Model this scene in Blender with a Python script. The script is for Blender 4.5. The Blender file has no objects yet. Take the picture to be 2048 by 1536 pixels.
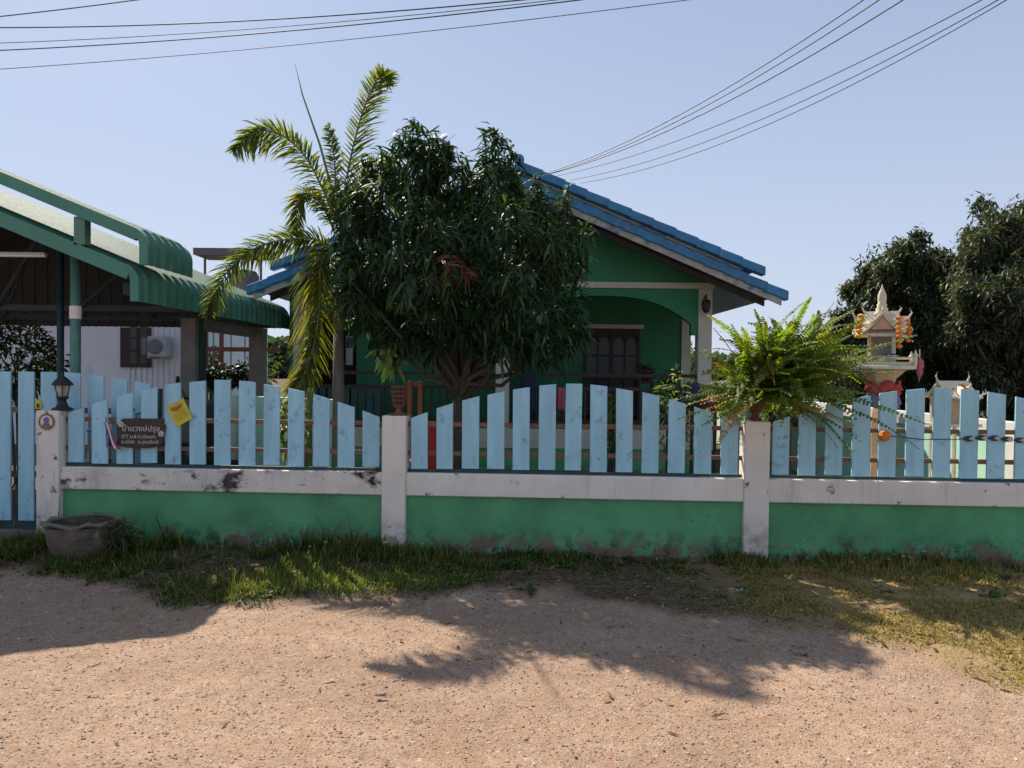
import bpy, bmesh, math, random
import numpy as np
from mathutils import Vector, Matrix, noise as mnoise

random.seed(7)
rng = np.random.default_rng(7)
R = math.radians
scene = bpy.context.scene
COL = scene.collection

# ------------------------------------------------------------------ camera
F_PX = 1513.0
PITCH, ROLL = 0.0170, 0.0105
Fv = Vector((0, math.cos(PITCH), -math.sin(PITCH)))
R0 = Vector((1, 0, 0)); U0 = R0.cross(Fv)
Rv = math.cos(ROLL) * R0 + math.sin(ROLL) * U0
Uv = -math.sin(ROLL) * R0 + math.cos(ROLL) * U0
CAM = Vector((0, 0, 1.55))
cd = bpy.data.cameras.new('camera'); cam = bpy.data.objects.new('camera', cd); COL.objects.link(cam)
m = Matrix.Identity(4)
for i in range(3):
    m[i][0] = Rv[i]; m[i][1] = Uv[i]; m[i][2] = -Fv[i]; m[i][3] = CAM[i]
cam.matrix_world = m
cd.sensor_fit = 'HORIZONTAL'; cd.sensor_width = 36.0; cd.lens = 36.0 * F_PX / 2048
cd.clip_start = 0.05; cd.clip_end = 3000
scene.camera = cam

def P(px, py, Z):
    """world point seen at photograph position (px, py), at distance Z along the street-to-house axis"""
    d = Fv + Rv * ((px - 1024) / F_PX) + Uv * ((768 - py) / F_PX)
    return CAM + d * (Z / d.y)

# ------------------------------------------------------------------ light
SUN = Vector((-0.54, 0.89, 1.0)).normalized()
world = bpy.data.worlds.new('World'); scene.world = world; world.use_nodes = True
wn = world.node_tree; wn.nodes.clear()
sky = wn.nodes.new('ShaderNodeTexSky'); sky.sky_type = 'NISHITA'; sky.sun_disc = False
sky.sun_elevation = math.asin(SUN.z); sky.sun_rotation = math.atan2(SUN.x, SUN.y)
sky.altitude = 0; sky.air_density = 1.0; sky.dust_density = 0.7; sky.ozone_density = 2.0
bg = wn.nodes.new('ShaderNodeBackground'); bg.inputs[1].default_value = 0.069
wo = wn.nodes.new('ShaderNodeOutputWorld')
# thin even haze lightens the whole clear sky
hz = wn.nodes.new('ShaderNodeMix'); hz.data_type = 'RGBA'; 
wtc = wn.nodes.new('ShaderNodeTexCoord'); wsp = wn.nodes.new('ShaderNodeSeparateXYZ'); wn.links.new(wtc.outputs['Generated'], wsp.inputs[0])
wmr = wn.nodes.new('ShaderNodeMapRange'); wmr.clamp = True; wmr.inputs[1].default_value = 0; wmr.inputs[2].default_value = .55
wmr.inputs[3].default_value = .94; wmr.inputs[4].default_value = .50
wn.links.new(wsp.outputs[2], wmr.inputs[0]); wn.links.new(wmr.outputs[0], hz.inputs[0])
wmc = wn.nodes.new('ShaderNodeMix'); wmc.data_type = 'RGBA'
wmc.inputs[6].default_value = (6.3, 7.0, 8.6, 1); wmc.inputs[7].default_value = (5.0, 6.0, 8.2, 1)
wm2 = wn.nodes.new('ShaderNodeMapRange'); wm2.clamp = True; wm2.inputs[1].default_value = 0; wm2.inputs[2].default_value = .40
wn.links.new(wsp.outputs[2], wm2.inputs[0]); wn.links.new(wm2.outputs[0], wmc.inputs[0]); wn.links.new(wmc.outputs[2], hz.inputs[7])
wn.links.new(sky.outputs[0], hz.inputs[6]); wn.links.new(hz.outputs[2], bg.inputs[0]); wn.links.new(bg.outputs[0], wo.inputs[0])
sl = bpy.data.lights.new('sun', 'SUN'); sl.energy = 5.0; sl.angle = R(0.53); sl.color = (1.0, 0.90, 0.76)
so = bpy.data.objects.new('sun', sl); COL.objects.link(so); so.location = SUN * 40
so.rotation_euler = SUN.to_track_quat('Z', 'Y').to_euler()
scene.view_settings.view_transform = 'Standard'; scene.view_settings.look = 'None'
scene.view_settings.gamma = 1.0; scene.view_settings.exposure = 0.58
scene.view_settings.use_curve_mapping = False
scene.cycles.max_bounces = 6; scene.cycles.transparent_max_bounces = 8
scene.cycles.diffuse_bounces = 4

# ------------------------------------------------------------------ materials
def _nt(name):
    mt = bpy.data.materials.new(name); mt.use_nodes = True
    nt = mt.node_tree; return mt, nt, nt.nodes['Principled BSDF']

def ramp(nt, src, p0, p1):
    r = nt.nodes.new('ShaderNodeMapRange'); r.clamp = True
    r.inputs[1].default_value = p0; r.inputs[2].default_value = p1
    nt.links.new(src, r.inputs[0]); return r.outputs[0]

def noise_n(nt, co, scale, detail=5, rough=.6, stretch=None):
    if stretch:
        mp = nt.nodes.new('ShaderNodeMapping'); mp.inputs[3].default_value = stretch
        nt.links.new(co, mp.inputs[0]); co = mp.outputs[0]
    n = nt.nodes.new('ShaderNodeTexNoise'); n.inputs['Scale'].default_value = scale
    n.inputs['Detail'].default_value = detail; n.inputs['Roughness'].default_value = rough
    nt.links.new(co, n.inputs['Vector']); return n.outputs['Fac']

def mixc(nt, fac, a, b, mode='MIX'):
    x = nt.nodes.new('ShaderNodeMix'); x.data_type = 'RGBA'; x.blend_type = mode
    if isinstance(fac, (int, float)): x.inputs[0].default_value = fac
    else: nt.links.new(fac, x.inputs[0])
    for i, v in ((6, a), (7, b)):
        if isinstance(v, tuple): x.inputs[i].default_value = (*v, 1)
        else: nt.links.new(v, x.inputs[i])
    return x.outputs[2]

def mul(nt, a, b, op='MULTIPLY'):
    x = nt.nodes.new('ShaderNodeMath'); x.operation = op; x.use_clamp = True
    for i, v in ((0, a), (1, b)):
        if isinstance(v, (int, float)): x.inputs[i].default_value = v
        else: nt.links.new(v, x.inputs[i])
    return x.outputs[0]

def mat(name, c, rough=.6, var=.25, scale=6, bump=.15, bscale=60, metal=0, stretch=None,
        stains=(), spec=.4):
    """stains: (colour, threshold0, threshold1, noise scale, zlow, zhigh or None, stretch)"""
    mt, nt, b = _nt(name)
    tc = nt.nodes.new('ShaderNodeTexCoord'); co = tc.outputs['Object']
    oi = nt.nodes.new('ShaderNodeObjectInfo')
    ad = nt.nodes.new('ShaderNodeVectorMath'); ad.operation = 'ADD'
    cb = nt.nodes.new('ShaderNodeCombineXYZ'); nt.links.new(mul(nt, oi.outputs['Random'], 1.0), cb.inputs[0])
    sc = nt.nodes.new('ShaderNodeVectorMath'); sc.operation = 'SCALE'; sc.inputs[3].default_value = 37
    nt.links.new(cb.outputs[0], sc.inputs[0])
    nt.links.new(co, ad.inputs[0]); nt.links.new(sc.outputs[0], ad.inputs[1]); cv = ad.outputs[0]
    n1 = noise_n(nt, cv, scale, stretch=stretch)
    lo = tuple(x * (1 - var) for x in c); hi = tuple(min(1, x * (1 + var * .55)) for x in c)
    col = mixc(nt, ramp(nt, n1, .3, .7), lo, hi)
    # each piece slightly lighter or darker than the next
    mr = nt.nodes.new('ShaderNodeMapRange'); mr.inputs[3].default_value = 0; mr.inputs[4].default_value = .12 * min(1, var * 4)
    nt.links.new(oi.outputs['Random'], mr.inputs[0])
    col = mixc(nt, mr.outputs[0], col, (.12, .12, .11))
    for s in stains:
        sc_, t0, t1, ns, z0, z1 = s[:6]; st = s[6] if len(s) > 6 else None
        f = ramp(nt, noise_n(nt, cv, ns, 6, .68, st), t0, t1)
        if z0 is not None:
            sp = nt.nodes.new('ShaderNodeSeparateXYZ'); nt.links.new(co, sp.inputs[0])
            wob = mul(nt, sp.outputs[2], mul(nt, noise_n(nt, cv, 3.0), .25), 'ADD')
            mr2 = nt.nodes.new('ShaderNodeMapRange'); mr2.clamp = True
            mr2.inputs[1].default_value = z1 + .12; mr2.inputs[2].default_value = z0 + .12
            nt.links.new(wob, mr2.inputs[0])
            f = mul(nt, f, mr2.outputs[0])
        col = mixc(nt, f, col, sc_)
    nt.links.new(col, b.inputs['Base Color'])
    b.inputs['Roughness'].default_value = rough; b.inputs['Metallic'].default_value = metal
    b.inputs['Specular IOR Level'].default_value = spec
    if bump:
        bp = nt.nodes.new('ShaderNodeBump'); bp.inputs['Strength'].default_value = bump
        bp.inputs['Distance'].default_value = .02
        nt.links.new(noise_n(nt, cv, bscale, 4, .65, stretch), bp.inputs['Height'])
        nt.links.new(bp.outputs[0], b.inputs['Normal'])
    return mt

def leafmat(name, trans=.4, rough=.42, tcol=(1.25, 1.3, .55), spec=.5):
    mt, nt, b = _nt(name)
    at = nt.nodes.new('ShaderNodeAttribute'); at.attribute_name = 'col'
    nt.links.new(at.outputs['Color'], b.inputs['Base Color'])
    b.inputs['Roughness'].default_value = rough; b.inputs['Specular IOR Level'].default_value = spec
    t = nt.nodes.new('ShaderNodeBsdfTranslucent')
    nt.links.new(mixc(nt, 1.0, at.outputs['Color'], tcol, 'MULTIPLY'), t.inputs[0])
    ms = nt.nodes.new('ShaderNodeMixShader'); ms.inputs[0].default_value = trans
    nt.links.new(b.outputs[0], ms.inputs[1]); nt.links.new(t.outputs[0], ms.inputs[2])
    nt.links.new(ms.outputs[0], nt.nodes['Material Output'].inputs[0])
    return mt

SOILC = (.20, .115, .075); MOLD = (.028, .026, .025)
M = {}
M['cream'] = mat('cream_paint', (.84, .77, .68), .75, .10, 3, .25, 45,
    stains=((MOLD, .635, .70, 7, None, None), ((.22, .17, .13), .40, .62, 9, .02, .42), ((.42, .37, .32), .55, .80, 9, None, None, (1, 1, .10))))
M['cream_dirty'] = mat('stained_cream_paint', (.82, .75, .66), .78, .14, 3, .3, 45,
    stains=((MOLD, .55, .63, 4, None, None, (.6, 1, 1)), (MOLD, .62, .70, 22, None, None), ((.25, .22, .2), .5, .8, 2.2, None, None, (1, 1, .3))))
M['green'] = mat('green_paint', (.11, .40, .175), .7, .3, 2.6, .3, 30,
    stains=(((.10, .32, .22), .60, .74, 1.8, None, None), ((.02, .03, .022), .66, .73, 26, None, None), ((.035, .04, .03), .50, .56, 8, .04, .26), ((.21, .13, .10), .495, .52, 6.5, .06, .22), ((.40, .30, .27), .71, .73, 6.5, None, None, (.5, 1, 1))))
M['picket'] = mat('pale_blue_paint', (.38, .68, .80), .6, .17, 9, .22, 90, stretch=(1, 1, .18),
    stains=(((.05, .08, .10), .71, .745, 22, None, None), ((.30, .50, .58), .56, .75, 4, None, None), ((.27, .50, .60), .58, .80, 14, None, None, (1, 1, .10)), ((.14, .22, .24), .58, .74, 9, .70, .78), ((.60, .68, .68), .68, .72, 34, None, None, (1, 1, .3))))
M['wood'] = mat('weathered_timber', (.24, .125, .07), .8, .35, 14, .4, 60, stretch=(.12, 1, 1))
M['orangewood'] = mat('orange_timber', (.30, .10, .035), .6, .3, 14, .2, 60, stretch=(1, 1, .12))
M['darkwood'] = mat('dark_timber', (.040, .022, .018), .6, .3, 12, .2, 60)
M['tealbar'] = mat('dark_teal_steel', (.02, .06, .065), .5, .4, 9, .1)
M['black'] = mat('black_metal', (.018, .02, .025), .45, .3, 20, .1)
M['roofblue'] = mat('blue_tile_paint', (.03, .20, .41), .5, .25, 5, .2, 40,
    stains=(((.05, .06, .09), .55, .75, 7, None, None), ((.22, .30, .38), .56, .8, 11, None, None, (1, 1, .3))))
M['soffit'] = mat('brown_soffit_board', (.042, .030, .028), .8, .3, 8, .3)
M['barge'] = mat('grey_bargeboard_paint', (.42, .40, .37), .7, .3, 6, .3,
    stains=(((.06, .15, .32), .55, .62, 5, None, None, (.4, 1, 1)), ((.1, .09, .08), .58, .7, 9, None, None)))
M['hgreen'] = mat('house_green_paint', (.028, .21, .10), .7, .15, 2, .12, 30)
M['hcream'] = mat('house_cream_paint', (.56, .53, .45), .7, .12, 3, .12, 30, stains=(((.2, .18, .15), .6, .8, 6, None, None),))
M['lav'] = mat('neighbour_white_paint', (.78, .78, .82), .8, .10, 1.2, .12, 30, stains=(((.3, .29, .3), .6, .85, 1.5, None, None, (1, 1, .3)),))
M['mint'] = mat('mint_paint', (.46, .76, .58), .7, .15, 2, .15, 40, stains=(((.1, .2, .14), .62, .75, 5, None, None),))
M['cgreen'] = mat('green_steel_sheet', (.06, .205, .14), .6, .25, 3, .08, 30, stains=(((.03, .09, .05), .58, .78, 5, None, None, (1, 1, .3)),))
M['cfascia'] = mat('green_fascia_paint', (.075, .245, .175), .45, .16, 2, .1, 30, stains=(((.04, .12, .09), .58, .8, 4, None, None),))
M['csheet'] = mat('weathered_roof_sheet', (.33, .33, .31), .45, .25, 3, .1, 30)
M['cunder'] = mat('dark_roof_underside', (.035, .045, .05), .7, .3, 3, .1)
M['csteel'] = mat('green_steel_post', (.10, .22, .17), .4, .2, 4, .1)
M['column'] = mat('grey_cement_column', (.24, .22, .20), .8, .25, 5, .3)
M['clay'] = mat('terracotta', (.17, .065, .048), .75, .3, 9, .35, 60)
M['claydark'] = mat('old_brown_pot_clay', (.16, .115, .09), .85, .35, 7, .5, 40, stains=(((.05, .06, .035), .5, .66, 6, None, None), ((.33, .29, .25), .6, .7, 8, None, None)))
M['potrim'] = mat('grey_pot_rim', (.20, .18, .16), .85, .3, 8, .4)
M['soil'] = mat('dark_soil', (.06, .045, .03), .95, .4, 12, .6)
M['signwood'] = mat('carved_sign_wood', (.060, .038, .030), .7, .4, 18, .5, 60, stretch=(.3, 1, 1))
M['signtext'] = mat('cream_sign_lettering', (.62, .55, .47), .7, .15, 30, .1)
M['yellow'] = mat('yellow_paper', (.66, .58, .05), .6, .15, 14, .3, 40)
M['redprint'] = mat('red_print', (.55, .13, .04), .6, .25, 60, 0)
M['flagred'] = mat('flag_red', (.42, .03, .05), .8, .15, 30, .1)
M['flagwhite'] = mat('flag_white', (.72, .68, .70), .8, .1, 30, .1)
M['flagblue'] = mat('flag_blue', (.03, .035, .20), .8, .15, 30, .1)
M['gold'] = mat('brass_ring', (.30, .17, .05), .5, .2, 30, .2)
M['white'] = mat('white_paint', (.74, .72, .68), .6, .1, 8, .1)
M['purple'] = mat('purple_print', (.20, .16, .36), .6, .3, 70, 0)
M['greyprint'] = mat('grey_print', (.18, .18, .21), .6, .3, 70, 0)
M['globe'] = mat('milky_lamp_glass', (.42, .40, .34), .25, .15, 20, 0, spec=.6)
M['orange'] = mat('orange_marigold', (.80, .24, .015), .8, .3, 50, .4, 120)
M['amber'] = mat('yellow_marigold', (.85, .42, .02), .8, .3, 50, .4, 120)
M['pink'] = mat('pink_ribbon', (.55, .12, .15), .7, .3, 20, .2)
M['redcloth'] = mat('red_cloth', (.50, .05, .035), .75, .3, 12, .2)
M['violet'] = mat('violet_cloth', (.26, .20, .42), .75, .3, 12, .2)
M['shrine'] = mat('shrine_cream_plaster', (.68, .62, .47), .65, .15, 14, .3, 40, stains=(((.25, .24, .2), .58, .75, 12, None, None),))
M['peach'] = mat('peach_paint', (.62, .40, .26), .65, .2, 12, .2)
M['navy'] = mat('navy_fabric', (.012, .014, .05), .75, .3, 18, .3)
M['maroon'] = mat('maroon_fabric', (.20, .012, .035), .7, .3, 22, .3)
M['redplastic'] = mat('red_plastic', (.40, .015, .02), .4, .2, 10, 0)
M['glass'] = mat('dim_window_glass', (.035, .05, .06), .35, .3, 3, 0, spec=.4)
M['rust'] = mat('rust_red_steel', (.22, .065, .04), .7, .3, 12, .3)
M['bark'] = mat('mango_bark', (.095, .075, .06), .9, .35, 18, .8, 40)
M['palmbark'] = mat('palm_trunk_bark', (.17, .155, .14), .85, .25, 12, .5, 50)
M['palmshaft'] = mat('palm_crown_shaft', (.16, .21, .09), .6, .25, 6, .2)
M['cable'] = mat('black_cable_sheath', (.07, .075, .09), .6, .2, 6, 0)
M['aircon'] = mat('grey_condenser_case', (.45, .46, .48), .5, .15, 8, .05)
M['rubber'] = mat('black_rubber', (.015, .015, .016), .8, .3, 20, .2)
M['concrete'] = mat('raw_concrete', (.24, .20, .17), .9, .3, 7, .5, 40)
M['tank'] = mat('dark_grey_tank', (.10, .09, .11), .6, .2, 4, .1)
M['leaf'] = leafmat('leaf_mango', .26, .52, (1.5, 1.6, .55), .35)
M['palm'] = leafmat('leaf_palm', .45, .5, (1.65, 1.6, .55), .35)
M['fern'] = leafmat('leaf_fern', .55, .55, (2.3, 2.1, .42), .3)
M['grass'] = leafmat('leaf_grass', .42, .6, (1.5, 1.45, .5), .25)
M['shrub'] = leafmat('leaf_shrub', .38, .5, (1.6, 1.6, .45), .4)

# ------------------------------------------------------------------ mesh building
class MB:
    def __init__(s, T=None): s.v = []; s.f = []; s.T = T
    def add(s, vs, fs):
        o = len(s.v); s.v += [Vector(v) for v in vs]; s.f += [tuple(i + o for i in f) for f in fs]; return s
    def box(s, a, b):
        x0, y0, z0 = a; x1, y1, z1 = b
        return s.add([(x0,y0,z0),(x1,y0,z0),(x1,y1,z0),(x0,y1,z0),(x0,y0,z1),(x1,y0,z1),(x1,y1,z1),(x0,y1,z1)],
                     [(0,3,2,1),(4,5,6,7),(0,1,5,4),(1,2,6,5),(2,3,7,6),(3,0,4,7)])
    def prism(s, pts, y0, y1):          # polygon in x,z extruded along y
        n = len(pts)
        return s.add([(x, y0, z) for x, z in pts] + [(x, y1, z) for x, z in pts],
                     [tuple(range(n)), tuple(range(2*n-1, n-1, -1))] + [(i, n+i, n+(i+1) % n, (i+1) % n) for i in range(n)])
    def tube(s, pts, r, n=8, cap=True):
        pts = [Vector(p) for p in pts]; k = len(pts)
        rs = r if isinstance(r, (list, tuple)) else [r] * k
        vs = []; up = Vector((0, 0, 1))
        for i, p in enumerate(pts):
            t = (pts[min(i+1, k-1)] - pts[max(i-1, 0)]).normalized()
            a = t.cross(up)
            if a.length < .05: a = t.cross(Vector((0, 1, 0)))
            a.normalize(); b = t.cross(a)
            for j in range(n):
                th = 2 * math.pi * j / n
                vs.append(p + (a * math.cos(th) + b * math.sin(th)) * rs[i])
        fs = [(i*n+j, i*n+(j+1) % n, (i+1)*n+(j+1) % n, (i+1)*n+j) for i in range(k-1) for j in range(n)]
        if cap: fs += [tuple(range(n-1, -1, -1)), tuple((k-1)*n+j for j in range(n))]
        return s.add(vs, fs)
    def lathe(s, prof, c=(0, 0, 0), n=16, wob=0, sx=1, sy=1):
        vs = []; k = len(prof)
        for i, (r, z) in enumerate(prof):
            for j in range(n):
                th = 2 * math.pi * j / n
                w = 1 + (wob * mnoise.noise(Vector((math.cos(th)*2, math.sin(th)*2, z*5 + c[0]))) if wob else 0)
                vs.append((c[0] + r*w*math.cos(th)*sx, c[1] + r*w*math.sin(th)*sy, c[2] + z))
        fs = [(i*n+j, i*n+(j+1) % n, (i+1)*n+(j+1) % n, (i+1)*n+j) for i in range(k-1) for j in range(n)]
        fs += [tuple(range(n-1, -1, -1)), tuple((k-1)*n+j for j in range(n))]
        return s.add(vs, fs)
    def build(s, name, mt, parent=None, smooth=False, bevel=0, kind=None, label=None):
        vs = [s.T @ v for v in s.v] if s.T is not None else s.v
        off = parent_world(parent)
        me = bpy.data.meshes.new(name)
        me.from_pydata([tuple(v - off) for v in vs], [], s.f); me.update()
        bm = bmesh.new(); bm.from_mesh(me); bmesh.ops.recalc_face_normals(bm, faces=bm.faces)
        if bevel: bmesh.ops.bevel(bm, geom=bm.edges[:], offset=bevel, segments=1, affect='EDGES')
        if smooth:
            for f in bm.faces: f.smooth = True
        bm.to_mesh(me); bm.free()
        me.materials.append(M[mt] if isinstance(mt, str) else mt)
        o = bpy.data.objects.new(name, me); COL.objects.link(o)
        if parent: o.parent = parent
        if kind: o['kind'] = kind
        if label: o['label'] = label
        return o

def parent_world(p):
    v = Vector((0, 0, 0))
    while p: v = v + p.location; p = p.parent
    return v

def tag(o, label, cat, group=None):
    o['label'] = label; o['category'] = cat
    if group: o['group'] = group
    return o
def thing(name, loc, label, cat, group=None):
    o = bpy.data.objects.new(name, None); COL.objects.link(o); o.location = Vector(loc)
    o.empty_display_size = .1
    return tag(o, label, cat, group)
def solo(mb, name, mt, loc, label, cat, group=None, **k):
    """a thing that is one mesh, its origin at loc"""
    loc = Vector(loc); mb.v = [(mb.T @ v if mb.T is not None else v) - loc for v in mb.v]; mb.T = None
    o = mb.build(name, mt, None, **k); o.location = loc
    return tag(o, label, cat, group)
def structure(o): o['kind'] = 'structure'; return o

def ribbons(name, base, d, nrm, L, W, droop, col, mt, parent, prof=((0, .25), (.33, 1.), (.72, .75), (1, 0)), kind=None, curl=0):
    """many narrow leaves as one mesh, all arrays of N; each leaf bends down by droop*t^2"""
    N = len(base); base = np.asarray(base, float); d = np.asarray(d, float); nrm = np.asarray(nrm, float)
    d = d / (np.linalg.norm(d, axis=1, keepdims=True) + 1e-9)
    side = np.cross(d, nrm); side /= (np.linalg.norm(side, axis=1, keepdims=True) + 1e-9)
    L = np.broadcast_to(L, N)[:, None]; W = np.broadcast_to(W, N)[:, None]; droop = np.broadcast_to(droop, N)[:, None]
    rows = []
    for t, w in prof:
        c = base + d * L * t + np.array([0, 0, -1.]) * droop * L * t * t
        if w == 0: rows.append([c])
        else: rows.append([c - side * W * w / 2, c + side * W * w / 2])
    k = sum(len(r) for r in rows)
    V = np.stack([x for r in rows for x in r], axis=1).reshape(-1, 3)
    V -= np.array(parent_world(parent))
    tris = []; i = 0
    for a, b in zip(rows[:-1], rows[1:]):
        if len(a) == 2 and len(b) == 2: tris += [(i, i+1, i+3), (i, i+3, i+2)]
        elif len(a) == 2: tris += [(i, i+1, i+2)]
        i += len(a)
    T = np.array(tris); Fc = (np.arange(N)[:, None, None] * k + T[None]).reshape(-1, 3)
    return rawmesh(name, V, Fc, np.repeat(col, k, axis=0), mt, parent, kind, smooth=False)

def rawmesh(name, V, Fc, C, mt, parent=None, kind=None, smooth=False):
    me = bpy.data.meshes.new(name); n = Fc.shape[1]
    me.vertices.add(len(V)); me.vertices.foreach_set('co', V.astype(np.float32).ravel())
    me.loops.add(Fc.size); me.loops.foreach_set('vertex_index', Fc.astype(np.int32).ravel())
    me.polygons.add(len(Fc)); me.polygons.foreach_set('loop_start', np.arange(0, Fc.size, n, dtype=np.int32))
    if smooth: me.polygons.foreach_set('use_smooth', np.ones(len(Fc), dtype=bool))
    if C is not None:
        at = me.color_attributes.new('col', 'FLOAT_COLOR', 'POINT')
        c4 = np.ones((len(V), 4), np.float32); c4[:, :3] = C; at.data.foreach_set('color', c4.ravel())
    me.update(calc_edges=True); me.validate()
    me.materials.append(M[mt] if isinstance(mt, str) else mt)
    o = bpy.data.objects.new(name, me); COL.objects.link(o)
    if parent: o.parent = parent
    if kind: o['kind'] = kind
    return o

def rand_unit(n):
    v = rng.normal(size=(n, 3)); return v / np.linalg.norm(v, axis=1, keepdims=True)

def palette(n, cols, w=None, jit=.25):
    cols = np.array(cols); i = rng.choice(len(cols), n, p=w)
    return np.clip(cols[i] * (1 + rng.uniform(-jit, jit, (n, 1))), 0, 1)

def text_mesh(txt, size, mt, parent, loc, rot, name='lettering', depth=.004, align='CENTER'):
    cu = bpy.data.curves.new(name, 'FONT'); cu.body = txt; cu.size = size; cu.extrude = depth
    cu.align_x = align; cu.align_y = 'CENTER'; cu.resolution_u = 2
    to = bpy.data.objects.new(name, cu); COL.objects.link(to)
    bpy.context.view_layer.update()
    me = bpy.data.meshes.new_from_object(to.evaluated_get(bpy.context.evaluated_depsgraph_get()))
    bpy.data.objects.remove(to)
    me.materials.clear(); me.materials.append(M[mt])
    o = bpy.data.objects.new(name, me); COL.objects.link(o); o.parent = parent
    o.matrix_local = Matrix.Translation(Vector(loc) - parent_world(parent)) @ rot
    return o

# ------------------------------------------------------------------ ground
def wall_y(X): return 6.42 - .052 * (X + .98)
EDGE = [(-200, 1150), (0, 1155), (150, 1185), (300, 1205), (480, 1212), (700, 1208), (830, 1205), (950, 1190), (1100, 1195),
        (1300, 1230), (1500, 1262), (1700, 1290), (1850, 1325), (2048, 1400), (2300, 1470)]
def ground_hit(px, py):
    d = Fv + Rv * ((px - 1024) / F_PX) + Uv * ((768 - py) / F_PX); t = -CAM.z / d.z
    return CAM + d * t
EX = np.array([[*ground_hit(a, b)][:2] for a, b in EDGE])
def edge_y(X): return np.interp(X, EX[:, 0], EX[:, 1])

def fbm(x, y, s, seed=0):          # cheap value-noise sum
    out = np.zeros_like(x); amp = 1; tot = 0
    for o in range(4):
        r2 = np.random.default_rng(seed * 10 + o); G = r2.uniform(0, 1, (64, 64))
        u = x * s * 2**o + 31.7; v = y * s * 2**o + 17.3
        i = np.floor(u).astype(int); j = np.floor(v).astype(int); fu = u - i; fv = v - j
        fu = fu*fu*(3-2*fu); fv = fv*fv*(3-2*fv)
        g = lambda a, b: G[a % 64, b % 64]
        out += amp * (g(i, j)*(1-fu)*(1-fv) + g(i+1, j)*fu*(1-fv) + g(i, j+1)*(1-fu)*fv + g(i+1, j+1)*fu*fv)
        tot += amp; amp *= .5
    return out / tot

def verge(x, y):                   # 1 on the grass verge, 0 on the road
    e = edge_y(x) + (fbm(x, y, 1.6, 3) - .5) * .6 + (fbm(x, y, 5.5, 13) - .5) * .3
    return np.clip((y - e) / .22, 0, 1)

def ground_z(x, y):
    near = np.clip(1 - (np.abs(x) - 7) / 4, 0, 1) * np.clip(1 - (y - 8) / 3, 0, 1) * np.clip((y - .5) / 1, 0, 1)
    v = verge(x, y) * np.clip((7.0 - y) / .5, 0, 1)
    return near * ((fbm(x, y, 1.1, 1) - .5) * .035 + (fbm(x, y, 6, 2) - .5) * .014 + (fbm(x, y, 16, 5) - .5) * .016 + v * (.03 + (fbm(x, y, 5, 4) - .5) * .05))

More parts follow.
